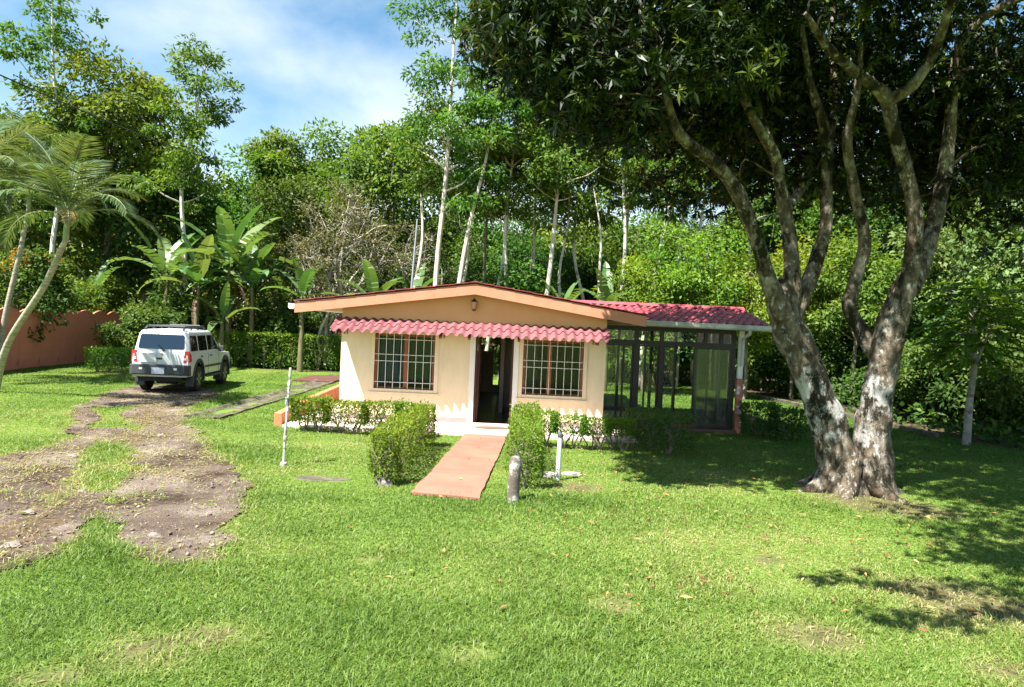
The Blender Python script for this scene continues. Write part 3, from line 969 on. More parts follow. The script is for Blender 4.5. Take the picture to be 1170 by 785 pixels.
def sheet(mb, p00, p10, p01, pitch, amp, up=(0, 0, 1), steps=1, step_h=0.0, th=0.012, sharp=0.0, scal=0.0):
    """tile-profile sheet: p00->p10 runs across the waves, p00->p01 down the slope; steps tile courses"""
    p00, p10, p01 = Vector(p00), Vector(p10), Vector(p01)
    e, s = p10 - p00, p01 - p00
    nrm = e.cross(s).normalized()
    if nrm.z < 0: nrm = -nrm
    nw = max(1, round(e.length / pitch))
    nu = nw * 8
    rows = []
    for c in range(steps):
        for t, hh in ((c / steps, 0.0), (((c + 1) / steps), step_h)):
            rows.append((t, hh))
    vs = []
    for (t, hh) in rows:
        for i in range(nu + 1):
            u = i / nu
            ph = u * nw * 2 * math.pi
            a = math.cos(ph)
            a = (abs(a) ** 0.75) * (1 if a > 0 else -1)
            jv = mnoise.noise(Vector((round(u * nw) * 1.7, p00.y, 0.5)))
            pv = mnoise.noise(Vector((math.floor(u * nw / 5) * 3.3, p00.x, 2.5)))
            q = p00 + e * u + s * (t + scal * a * (t > 0.0) + 0.03 * pv * (t > 0.9)) + nrm * (amp * a * (1 + 0.25 * jv) + hh + 0.008 * pv + 0.006 * mnoise.noise(Vector((u * 4, t * 2, 7))))
            vs.append(q)
    k = nu + 1
    fs = []
    for r in range(len(rows) - 1):
        for i in range(nu):
            fs.append((r * k + i, r * k + i + 1, (r + 1) * k + i + 1, (r + 1) * k + i))
    nv = len(vs)
    vs2 = vs + [v - nrm * th for v in vs]
    fs2 = fs + [tuple(x + nv for x in reversed(f)) for f in fs]
    last = (len(rows) - 1) * k
    for i in range(nu):
        fs2.append((last + i, last + i + 1, nv + last + i + 1, nv + last + i))
        fs2.append((i + 1, i, nv + i, nv + i + 1))
    for r in range(len(rows) - 1):
        fs2.append(((r + 1) * k, r * k, nv + r * k, nv + (r + 1) * k))
        fs2.append((r * k + nu, (r + 1) * k + nu, nv + (r + 1) * k + nu, nv + r * k + nu))
    mb.add(vs2, fs2)


RY0, RY1 = FY - 0.30, FY + HD + 0.5
r = MB()
zt = PK.z + 0.03
for xe in (RX0, RX1):
    sheet(r, (PK.x, RY0 - 0.03, zt), (PK.x, RY1, zt), (xe, RY0 - 0.03, zt - SL * abs(xe - PK.x)), 0.2, 0.012, steps=9, step_h=0.012)
roof = r.build('roof', M['redroof'], house, smooth=True)
cap = MB()
cap.prism([(PK.x - 0.16, RY0 - 0.035, zt - 0.005), (PK.x, RY0 - 0.035, zt + 0.035), (PK.x + 0.16, RY0 - 0.035, zt - 0.005), (PK.x, RY0 - 0.035, zt + 0.012)], (0, RY1 - RY0, 0))
cap.build('ridge_cap', M['redroof'], roof)
f = MB()
for xe in (RX0, RX1):
    ze = PK.z - SL * abs(xe - PK.x)
    f.prism([(PK.x, RY0, PK.z), (xe, RY0, ze), (xe, RY0, ze - 0.235), (PK.x, RY0, PK.z - 0.235)], (0, 0.03, 0))
f.build('fascia', M['fascia'], house)
s = MB()
for xe in (RX0, RX1):
    ze = PK.z - SL * abs(xe - PK.x)
    s.prism([(PK.x, RY0 + 0.032, PK.z - 0.06), (xe, RY0 + 0.032, ze - 0.06), (xe, RY0 + 0.032, ze - 0.075), (PK.x, RY0 + 0.032, PK.z - 0.075)], (0, RY1 - RY0 - 0.1, 0))
s.build('soffit', M['soffit'], house)
rf = MB()
for y in np.arange(RY0 + 0.6, RY1, 0.9):
    pass
# side gutter on the left eave
g = MB()
zg = PK.z - SL * abs(RX0 - PK.x) - 0.02
prof = [(-0.12, 0.0), (-0.12, -0.10), (-0.09, -0.13), (-0.01, -0.13), (0.02, -0.10), (0.02, -0.02), (0.01, -0.02), (0.008, -0.09), (-0.02, -0.115), (-0.085, -0.115), (-0.108, -0.09), (-0.108, 0.0)]
g.prism([(RX0 + px_ - 0.02, RY0 - 0.01, zg + pz) for px_, pz in prof], (0, RY1 - RY0, 0))
g.build('gutter', M['white'], house)

# awning over door and windows
aw = MB()
sheet(aw, (-4.02, FY - 0.004, 2.37), (2.17, FY - 0.004, 2.37), (-4.02, FY - 0.69, 2.06), 0.206, 0.026, steps=2, step_h=0.022, scal=-0.05)
awn = aw.build('awning', M['awning'], house, smooth=True)
for x in (-3.85, -1.62, -0.98, 0.12, 1.86):
    br = MB()
    for dx in (0, 0.06):
        br.bar((x + dx, FY - 0.004, 1.98), (x + dx, FY - 0.004, 2.26), 0.025, 0.02)
    br.bar((x + 0.03, FY - 0.02, 2.28), (x + 0.03, FY - 0.62, 2.0), 0.06, 0.045)
    br.build('bracket', M['wood'], awn)


def house_window(x0, x1, z0, z1, flip):
    fr = MB()
    t, d = 0.09, 0.025
    fr.box(x0 - t, x0, FY - d, FY + 0.10, z0 - t, z1 + t).box(x1, x1 + t, FY - d, FY + 0.10, z0 - t, z1 + t)
    fr.box(x0, x1, FY - d, FY + 0.10, z0 - t, z0).box(x0, x1, FY - d, FY + 0.10, z1, z1 + t)
    wn = fr.build('window', M['cream'], house, bevel=0.006)
    MB().box(x0 - t - 0.03, x1 + t + 0.03, FY - 0.05, FY - 0.027, z0 - t - 0.03, z0 - t + 0.012).build('sill', M['cream'], wn)
    sa = MB()
    y0, y1 = FY + 0.045, FY + 0.085
    w_ = 0.055
    sa.box(x0 + 0.002, x0 + w_, y0, y1, z0 + 0.002, z1 - 0.002).box(x1 - w_, x1 - 0.002, y0, y1, z0 + 0.002, z1 - 0.002)
    xm = x0 + (x1 - x0) * (0.52 if not flip else 0.44)
    sa.box(xm - 0.05, xm + 0.05, y0, y1, z0 + 0.002, z1 - 0.002)
    for a, b in ((x0 + w_, xm - 0.05), (xm + 0.05, x1 - w_)):
        sa.box(a, b, y0, y1, z0 + 0.002, z0 + 0.04).box(a, b, y0, y1, z1 - 0.06, z1 - 0.002)
    sa.build('sash', M['wood'], wn)
    for a, b in ((x0 + w_, xm - 0.05), (xm + 0.05, x1 - w_)):
        MB().box(a + 0.002, b - 0.002, FY + 0.062, FY + 0.066, z0 + 0.042, z1 - 0.062).build('pane', M['glass'], wn)
    gr = MB()
    n = 8
    for i in range(n):
        x = x0 + (x1 - x0) * (i + 0.5) / n
        gr.bar((x, FY + 0.005, z0 + 0.003), (x, FY + 0.005, z1 - 0.003), 0.013)
    for q in (0.12, 0.50, 0.62, 0.90):
        z = z0 + (z1 - z0) * q
        gr.bar((x0 + 0.003, FY - 0.012, z), (x1 - 0.003, FY - 0.012, z), 0.013, 0.013)
    gr.build('grille', M['grille'], wn)
    return wn


house_window(*WIN[0], False)
house_window(*WIN[1], True)


def curtain(x0, x1, z0, z1, y, m, label):
    mb = MB()
    n = 60
    vs = []
    for i in range(n + 1):
        x = x0 + (x1 - x0) * i / n
        yy = y + 0.02 * math.sin(i * 1.1) + 0.008 * math.sin(i * 2.7)
        vs += [(x, yy, z0), (x, yy, z1)]
    fs = [(2 * i, 2 * i + 2, 2 * i + 3, 2 * i + 1) for i in range(n)]
    mb.add(vs, fs)
    o = mb.build('curtain', m, smooth=True)
    so_ = o.modifiers.new('thick', 'SOLIDIFY'); so_.thickness = 0.004
    tag(o, label, 'curtain', 'curtains in the front windows')


curtain(-3.10, -2.46, 0.6, 1.98, FY + 0.24, M['bluecurtain'], 'slate blue curtain hanging behind the left front window')
curtain(-2.38, -1.80, 0.6, 1.98, FY + 0.24, M['greencurtain'], 'green curtain beside the slate blue one in the left front window')

# door frame, open door leaf
df = MB()
x0, x1, z1 = DOOR[0], DOOR[1], DOOR[3]
df.box(x0 - 0.125, x0, FY - 0.03, FY + TH + 0.02, 0.052, z1 + 0.125).box(x1, x1 + 0.125, FY - 0.03, FY + TH + 0.02, 0.052, z1 + 0.125)
df.box(x0, x1, FY - 0.03, FY + TH + 0.02, z1, z1 + 0.125)
dfo = df.build('door_frame', M['white'], house, bevel=0.008)
MB().box(x0 + 0.002, x0 + 0.045, FY + 0.03, FY + 0.09, 0.06, z1 - 0.002).box(x1 - 0.045, x1 - 0.002, FY + 0.03, FY + 0.09, 0.06, z1 - 0.002).build('jamb', M['darkwood'], dfo)
dl = MB().box(x0 + 0.05, x0 + 0.09, FY + 0.18, FY + 1.0, 0.07, 2.02)
for z in (0.35, 1.2):
    dl.box(x0 + 0.09, x0 + 0.10, FY + 0.30, FY + 0.88, z, z + 0.6)
do = dl.build('door', M['darkwood'], house)
MB().lathe([(0.012, 0), (0.012, 0.04), (0.03, 0.05), (0.032, 0.07), (0.02, 0.085)], 12, (x0 + 0.10, FY + 0.93, 1.02), 'x').build('handle', M['brass'], do, smooth=True)
st = MB().box(x0 - 0.12, x1 + 0.12, FY - 0.22, FY - 0.032, 0.051, 0.075)
st.build('door_step', M['slab'], house, bevel=0.008)

# lantern over the door
ln = empty('wall_lantern', (-0.90, FY, 2.78), 0, 'small brass and amber glass wall lantern under the gable peak', 'lamp')
MB().box(-0.05, 0.05, -0.03, -0.002, -0.07, 0.07).bar((0, -0.03, 0.05), (0, -0.13, 0.05), 0.02).build('bracket', M['brass'], ln)
MB().lathe([(0.045, -0.10), (0.065, 0.06), (0.05, 0.065)], 8, (0, -0.13, 0)).build('lamp_glass', M['frost'], ln)
MB().lathe([(0.075, 0.062), (0.06, 0.085), (0.015, 0.13), (0.008, 0.15)], 8, (0, -0.13, 0)).build('lantern_cap', M['brass'], ln)
MB().lathe([(0.02, -0.15), (0.05, -0.12), (0.052, -0.10)], 8, (0, -0.13, 0)).build('lantern_base', M['brass'], ln)

dm = MB().lathe([(0.40, 0.0), (0.40, 0.012), (0.37, 0.016)], 28)
dmo = dm.build('doormat', M['mat'], smooth=True, loc=(-0.36, FY - 0.62, 0.052))
dmo.scale = (1, 0.5, 1)
tag(dmo, 'oval brown doormat on the slab before the open front door', 'doormat')

# ------------------------------------------------------------------ glazed side porch
PX0, PX1, PY, PYB = HX1 + 0.01, 5.42, 16.9, 20.2
A = M['alu']
ph = MB().box(PX0, PX1 + 0.05, PY - 0.25, PYB + 0.1, -0.1, 0.06)
ph.build('porch_floor', M['tile'], house)


def porch_x(px):
    return pt(px, 440, PY).x


xm1, xm2, xd0 = porch_x(725), porch_x(754), porch_x(794)
ZH, ZT = 2.02, 2.36
fr = MB()
for x, wd_ in ((PX0 + 0.03, 0.06), (xm1, 0.10), (xm2, 0.09), (PX1 - 0.02, 0.07)):
    fr.box(x - wd_ / 2, x + wd_ / 2, PY, PY + 0.08, 0.061, ZT)
fr.box(PX0, PX1, PY + 0.003, PY + 0.077, ZH, ZH + 0.10).box(PX0, PX1, PY - 0.004, PY + 0.084, ZT, ZT + 0.10)
fr.box(PX0, xm2, PY + 0.003, PY + 0.077, 0.061, 0.12)
for x in (porch_x(804), porch_x(822)):
    fr.box(x - 0.03, x + 0.03, PY + 0.01, PY + 0.07, ZH + 0.1, ZT)
fr.build('porch_frame', A, house)
bk = MB()
for x in (PX0 + 0.05, 3.1, 4.05, 4.75, PX1 - 0.03):
    bk.box(x - 0.04, x + 0.04, PYB, PYB + 0.08, 0.061, ZT)
bk.box(PX0, PX1, PYB, PYB + 0.08, ZT, ZT + 0.1).box(PX0, PX1, PYB + 0.004, PYB + 0.076, ZH, ZH + 0.07)
bk.box(PX0, 4.05, PYB + 0.004, PYB + 0.076, 0.061, 0.14)
for y in (17.9, 19.05):
    bk.box(PX1 - 0.06, PX1, y, y + 0.06, 0.061, ZT)
bk.box(PX1 - 0.055, PX1 - 0.005, PY + 0.09, PYB, ZT, ZT + 0.09).box(PX1 - 0.055, PX1 - 0.005, PY + 0.09, PYB, 0.061, 0.12)
bk.build('rear_frame', A, house)


def panel(x0, x1, y, z0, z1, rail=0.045, name='sliding_panel'):
    mb = MB()
    d = 0.03
    mb.box(x0, x0 + rail, y, y + d, z0, z1).box(x1 - rail, x1, y, y + d, z0, z1)
    mb.box(x0 + rail, x1 - rail, y, y + d, z0, z0 + rail * 1.4).box(x0 + rail, x1 - rail, y, y + d, z1 - rail, z1)
    o = mb.build(name, A, house)
    MB().box(x0 + rail + 0.001, x1 - rail - 0.001, y + 0.012, y + 0.017, z0 + rail * 1.4 + 0.001, z1 - rail - 0.001).build('pane', M['porchglass'], o)
    return o


xs1 = porch_x(711)
panel(PX0 + 0.062, xs1 + 0.02, PY + 0.008, 0.122, ZH - 0.002)
panel(xs1 - 0.02, xm1 - 0.052, PY + 0.042, 0.122, ZH - 0.002)
xs2 = porch_x(736)
panel(xm1 + 0.052, xs2 + 0.02, PY + 0.008, 0.122, ZH - 0.002)
panel(xs2 - 0.02, xm2 - 0.047, PY + 0.042, 0.122, ZH - 0.002)
panel(xm2 + 0.047, porch_x(771), PY + 0.042, 0.07, ZH - 0.002)
# open door: two panels slid over each other in front of a third, at the right
panel(xd0 - 0.06, PX1 - 0.06, PY + 0.006, 0.07, ZH - 0.002, name='sliding_door')
panel(xd0 - 0.01, PX1 - 0.09, PY + 0.042, 0.07, ZH - 0.002, name='sliding_door')
# transom panes
tx = [PX0 + 0.06, xm1, xm2, porch_x(804), porch_x(822), PX1 - 0.055]
for a, b in zip(tx[:-1], tx[1:]):
    MB().box(a + 0.052, b - 0.052, PY + 0.035, PY + 0.041, ZH + 0.102, ZT - 0.002).build('transom_pane', M['porchglass'], house)
# side and rear glass
MB().box(PX1 - 0.034, PX1 - 0.028, PY + 0.10, 17.898, 0.122, ZT - 0.002).build('side_pane', M['porchglass'], house)
MB().box(PX1 - 0.034, PX1 - 0.028, 17.962, 19.048, 0.122, ZT - 0.002).build('side_pane', M['porchglass'], house)
MB().box(PX1 - 0.034, PX1 - 0.028, 19.112, PYB - 0.01, 0.122, ZT - 0.002).build('side_pane', M['porchglass'], house)
MB().box(PX0 + 0.092, 3.058, PYB + 0.03, PYB + 0.036, 0.142, ZH - 0.002).build('rear_pane', M['porchglass'], house)
MB().box(3.142, 4.008, PYB + 0.03, PYB + 0.036, 0.142, ZH - 0.002).build('rear_pane', M['porchglass'], house)
# roof of the porch
EYv, EZ = 16.42, 2.60
RDY, RDZ = 18.35, 3.02
pr = MB()
PRX0, PRX1 = 1.2, 6.02
sheet(pr, (PRX0, RDY, RDZ), (PRX1, RDY, RDZ), (PRX0, EYv - 0.06, EZ - 0.01), 0.205, 0.026, steps=5, step_h=0.02)
sheet(pr, (PRX0, RDY, RDZ), (PRX1, RDY, RDZ), (PRX0, 20.6, 2.58), 0.205, 0.026, steps=5, step_h=0.02)
pro = pr.build('porch_roof', M['redroof'], house, smooth=True)
rc = MB()
for i in range(11):
    xa = PRX0 + (PRX1 - PRX0) * i / 11
    xb = PRX0 + (PRX1 - PRX0) * (i + 1) / 11
    rc.prism([(xa, RDY - 0.13, RDZ + 0.0), (xa, RDY - 0.07, RDZ + 0.055), (xa, RDY, RDZ + 0.075), (xa, RDY + 0.07, RDZ + 0.055), (xa, RDY + 0.13, RDZ)], (xb - xa + 0.02, 0, 0.004 * (i % 2)))
rc.build('ridge_tile', M['redroof'], pro)
vf = MB()
vf.prism([(PRX1 + 0.004, EYv - 0.05, EZ - 0.02), (PRX1 + 0.004, RDY, RDZ - 0.01), (PRX1 + 0.004, 20.6, 2.57), (PRX1 + 0.004, 20.6, 2.43), (PRX1 + 0.004, RDY, RDZ - 0.15), (PRX1 + 0.004, EYv - 0.05, EZ - 0.16)], (0.03, 0, 0))
vf.build('verge_board', M['fascia'], house)
pc = MB()
pc.prism([(PRX0 + 1.0, EYv + 0.02, EZ - 0.05), (PRX0 + 1.0, RDY, RDZ - 0.06), (PRX0 + 1.0, 20.5, 2.53), (PRX0 + 1.0, 20.5, 2.50), (PRX0 + 1.0, RDY, RDZ - 0.09), (PRX0 + 1.0, EYv + 0.02, EZ - 0.08)], (PRX1 - PRX0 - 1.02, 0, 0))
pc.build('porch_soffit', M['soffit'], house)
bm_ = MB().box(2.2, PRX1 - 0.35, PY - 0.06, PY + 0.02, 2.462, 2.54)
bm_.build('porch_beam', M['plinth'], house)
gt = MB()
gx0 = 2.80
gt.prism([(gx0, EYv - 0.08 + py_, EZ + 0.005 + pz) for py_, pz in [(-0.10, 0.0), (-0.115, -0.09), (-0.09, -0.125), (-0.01, -0.125), (0.02, -0.10), (0.02, -0.02), (0.01, -0.02), (0.008, -0.09), (-0.02, -0.112), (-0.085, -0.112), (-0.10, -0.085), (-0.09, 0.0)]],
         (PRX1 + 0.05 - gx0, 0, -0.02))
gto = gt.build('gutter', M['gutter'], house)
px_ = 5.55
dsx = MB()
dsx.tube([(px_, EYv - 0.12, EZ - 0.125), (px_, EYv - 0.10, EZ - 0.22), (px_ + 0.0, PY - 0.16, EZ - 0.34), (px_, PY - 0.14, 1.6)], 0.04, 10)
dsx.build('downpipe', M['gutter'], gto, smooth=True)
pp = MB().box(px_ - 0.075, px_ + 0.045, PY - 0.10, PY - 0.01, 1.30, 2.46).build('porch_post', M['white'], house, bevel=0.006)
pp2 = MB().box(px_ - 0.085, px_ + 0.055, PY - 0.14, PY - 0.005, -0.1, 1.297)
pp2.build('post_base', M['redpost'], house, bevel=0.006)
SOLID.append((PX0, 5.6, 16.6, 20.4))

tag(MB().box(-0.35, 0.35, -0.25, 0.25, 0, 0.012).build('floor_mat', M['redmat'], loc=(pt(783, 480, 17.4).x, 17.35, 0.062)), 'bright red mat on the floor just inside the open porch door', 'mat')

# ------------------------------------------------------------------ drain, planter wall, boundary wall
pw = MB()
pw.prism([(-4.98, 14.75, -0.1), (-4.98, 14.75, 0.27), (-5.02, 17.5, 0.36), (-5.02, 21.6, 0.44), (-5.02, 21.6, -0.1)], (0.17, 0, 0))
o = pw.build('planter_wall', M['terracotta'], bevel=0.015)
tag(o, 'low terracotta painted planter wall running back along the left side of the house', 'low wall')
SOLID.append((-5.0, -3.9, 14.8, 24))
struct(MB().box(-4.80, HX0 - 0.002, 14.9, 24, -0.1, 0.03).build('side_path', M['slab']))

dr = MB()
dpts = [(-6.75, 15.3), (-6.72, 18.0), (-6.7, 21.0), (-6.8, 25.0), (-7.0, 28.5)]
pr_ = [(-0.42, -0.02), (-0.40, 0.05), (-0.30, 0.055), (-0.22, -0.004), (0.22, -0.004), (0.30, 0.04), (0.38, 0.04), (0.41, -0.02)]
vs, fs = [], []
for i in range(len(dpts) * 6 - 5):
    t = i / 6
    k = min(int(t), len(dpts) - 2)
    u = t - k
    x = dpts[k][0] * (1 - u) + dpts[k + 1][0] * u
    y = dpts[k][1] * (1 - u) + dpts[k + 1][1] * u
    for j, (a, z) in enumerate(pr_):
        vs.append((x + a + 0.09 * mnoise.noise(Vector((x, y * 1.7, j))), y, z + 0.035 * mnoise.noise(Vector((j * 3.0, y * 2, 1)))))
nr = len(dpts) * 6 - 5
for i in range(nr - 1):
    for j in range(7):
        a = i * 8 + j
        fs.append((a, a + 1, a + 9, a + 8))
dr.add(vs, fs)
dr.f.append(tuple(range(7, -1, -1)))
o = dr.build('drain_channel', M['concrete'], smooth=True)
tag(o, 'mossy open concrete drain channel between the driveway and the house', 'drain')
SOLID.append((-6.92, -6.58, 15.9, 28.5))

# terracotta garden wall on the far left: precast panels with arched tops
wl = empty('boundary_wall', (0, 0, 0), 0, 'dark terracotta boundary wall of arched panels on the far left', 'wall')
A0 = gp(-70, 432)
A1 = gp(137, 409)
dirw = (A1 - A0)
npan = 9
plen = dirw.length / npan
dn = dirw.normalized()
nrmw = Vector((-dn.y, dn.x, 0))
angw = math.atan2(dn.y, dn.x)
for i in range(npan):
    mb = MB()
    poly = [(0.03, 0, -0.1), (plen - 0.03, 0, -0.1)]
    for k in range(11):
        u = 1 - k / 10
        poly.append((0.03 + (plen - 0.06) * u, 0, 2.10 + 0.14 * math.sin(math.pi * u)))
    mb.prism(poly, (0, 0.07, 0))
    o = mb.build('wall_panel', M['redwall'], wl, bevel=0.01)
    o.location = A0 + dn * plen * i
    o.rotation_euler = (0, 0, angw)
for i in range(npan + 1):
    q = A0 + dn * plen * i
    o = MB().box(-0.04, 0.04, 0.015, 0.09, -0.1, 2.08).build('wall_post', M['redwall'], wl)
    o.location = q
    o.rotation_euler = (0, 0, angw)

# ------------------------------------------------------------------ posts and pipes in the lawn
b = gp(324, 531)
o = empty('water_pipe', b, 0, 'tall thin flaking white standpipe with a tap in the lawn left of the house', 'pipe')
mb = MB().tube([(0, 0, -0.1), (0.01, 0, 0.5), (0.035, 0, 1.0), (0.055, 0, 1.52)], 0.02, 10)
mb.tube([(0.01, 0, 0.38), (0.012, 0, 0.45)], 0.032, 10).tube([(0.03, 0, 0.84), (0.033, 0, 0.90)], 0.03, 10).tube([(0.045, 0, 1.24), (0.05, 0, 1.32)], 0.028, 10)
mb.build('riser', M['peel'], o, smooth=True)
MB().tube([(0.036, 0, 1.02), (0.036, -0.06, 1.03), (0.036, -0.10, 1.00), (0.036, -0.11, 0.96)], 0.018, 8).lathe([(0.03, 1.045), (0.03, 1.065)], 8, (0.036, -0.06, 0)).build('tap', M['steel'], o, smooth=True)
MB().lathe([(0.06, -0.05), (0.055, 0.03), (0.035, 0.045)], 12).build('pipe_base', M['whitestone'], o, smooth=True)

b = gp(637, 548)
o = empty('pipe_stub', b, 0, 'short white plastic pipe stub with dark cap standing in the lawn', 'pipe')
MB().tube([(0, 0, -0.1), (0.006, 0, 0.3), (0.012, 0, 0.66)], 0.037, 14).build('riser', M['pipe'], o, smooth=True)
MB().lathe([(0.043, 0.655), (0.045, 0.70), (0.03, 0.72), (0.012, 0.73)], 14, (0.012, 0, 0)).build('cap', M['cardark'], o, smooth=True)
SOLID.append((b.x - 0.05, b.x + 0.05, b.y - 0.05, b.y + 0.05))


def rock(name, loc, sx_, sy_, sz_, m, label, cat='stone', group=None, seed=0):
    bm = bmesh.new()
    bmesh.ops.create_icosphere(bm, subdivisions=3, radius=1)
    for v in bm.verts:
        n_ = mnoise.noise(v.co * 1.4 + Vector((seed * 3.1, 0, 0))) * 0.35 + mnoise.noise(v.co * 3.5 + Vector((seed, 5, 0))) * 0.14
        v.co *= 1 + n_
        v.co.x *= sx_; v.co.y *= sy_; v.co.z *= sz_
    me = bpy.data.meshes.new(name)
    bm.to_mesh(me); bm.free()
    me.materials.append(m)
    me.polygons.foreach_set('use_smooth', [True] * len(me.polygons))
    me.set_sharp_from_angle(angle=R(35))
    ob = link(bpy.data.objects.new(name, me))
    ob.location = loc
    return tag(ob, label, cat, group)


q = gp(625, 545)
rock('edging_stone', (q.x, q.y, 0.02), 0.19, 0.06, 0.06, M['whitestone'], 'long whitewashed stone lying left of the white pipe stub', group='stones around the pipe stub', seed=1)
q = gp(654, 545)
rock('edging_stone', (q.x, q.y + 0.15, 0.01), 0.16, 0.045, 0.045, M['whitestone'], 'slim whitewashed stone lying right of the white pipe stub', group='stones around the pipe stub', seed=2)
q = gp(439, 553)
rock('edging_stone', (q.x, q.y, 0.0), 0.13, 0.10, 0.09, M['stone'], 'grey stone at the near foot of the left path hedge', group='stones around the pipe stub', seed=3)
for k, (a, b_, s_, lab) in enumerate(((33, 586, 0.09, 'pale stone on the left wheel track of the driveway'), (94, 562, 0.07, 'small grey stone beside the grassy strip of the driveway'), (176, 613, 0.10, 'flat pale stone near the front edge of the right wheel track'),
                                    (184, 498, 0.10, 'pale stone in the middle of the driveway behind the grass strip'), (82, 522, 0.11, 'broken pale stone at the left edge of the grassy strip'), (15, 623, 0.10, 'pale stone at the front left corner of the driveway'),
                                    (152, 520, 0.08, 'pale stone at the right edge of the grassy strip'))):
    q = gp(a, b_)
    rock('stone', (q.x, q.y, 0.0), s_ * 0.8, s_ * 0.5, s_ * 0.4, M['stone'], lab, group='stones on the driveway', seed=10 + k)

b = gp(586, 572)
mb = MB()
pts = [(0, 0, -0.12), (0.0, 0, 0.15), (0.008, 0, 0.4), (0.012, 0, 0.54), (0.012, 0, 0.585), (0.012, 0, 0.60)]
mb.tube(pts, [0.085, 0.082, 0.078, 0.074, 0.058, 0.02], 16, wob=0.10)
o = mb.build('stone_post', M['poststone'], smooth=True, loc=b)
tag(o, 'short weathered stone post with flaking white paint at the end of the right path hedge', 'post')

q = gp(366, 546)
mb = MB()
n = 22
poly = []
for i in range(n):
    a = 2 * math.pi * i / n
    rr = 1 + 0.12 * math.sin(3 * a + 1) + 0.05 * math.sin(7 * a)
    poly.append((q.x + 0.40 * rr * math.cos(a), q.y + 0.15 * rr * math.sin(a), -0.05))
mb.prism(poly, (0, 0, 0.046))
struct(tag(mb.build('concrete_cover', M['concrete'], bevel=0.01)))
SOLID.append((q.x - 0.36, q.x + 0.36, q.y - 0.16, q.y + 0.16))

q = pt(471, 250, 27.5)
mb = MB().tube([(q.x, 27.5, -0.1), (q.x + 0.05, 27.5, 3.0), (q.x + 0.2, 27.5, q.z)], [0.045, 0.045, 0.03], 10)
o = mb.build('antenna_mast', M['steel'], smooth=True)
tag(o, 'grey steel mast rising behind the left slope of the house roof', 'mast')

c0, c1 = pt(-40, 68, 14.0), pt(300, 190, 46.0)
o = MB().tube(curve_pts(c0, c1, 24, sag=-0.5), 0.016, 6).build('overhead_cable', M['black'])
tag(o, 'thin black overhead cable crossing in front of the tall trees at upper left', 'cable')

q = gp(366, 434)
struct(MB().box(q.x - 0.75, q.x + 0.75, q.y - 1.0, q.y + 1.6, -0.1, 0.05).build('brick_paving', M['redpave'], bevel=0.02))
SOLID.append((q.x - 0.72, q.x + 0.72, q.y - 1.0, q.y + 1.6))

# low pale kerb at the back right edge of the lawn
kb = MB()
ks = [gp(*p) for p in ((868, 455), (900, 461), (940, 470), (1000, 483), (1070, 500))]
for a, b_ in zip(ks[:-1], ks[1:]):
    kb.bar((a.x, a.y, 0.03), (b_.x, b_.y, 0.03), 0.16, 0.16)
tag(kb.build('lawn_kerb', M['concrete'], bevel=0.02), 'low mossy concrete kerb along the back right edge of the lawn', 'kerb')


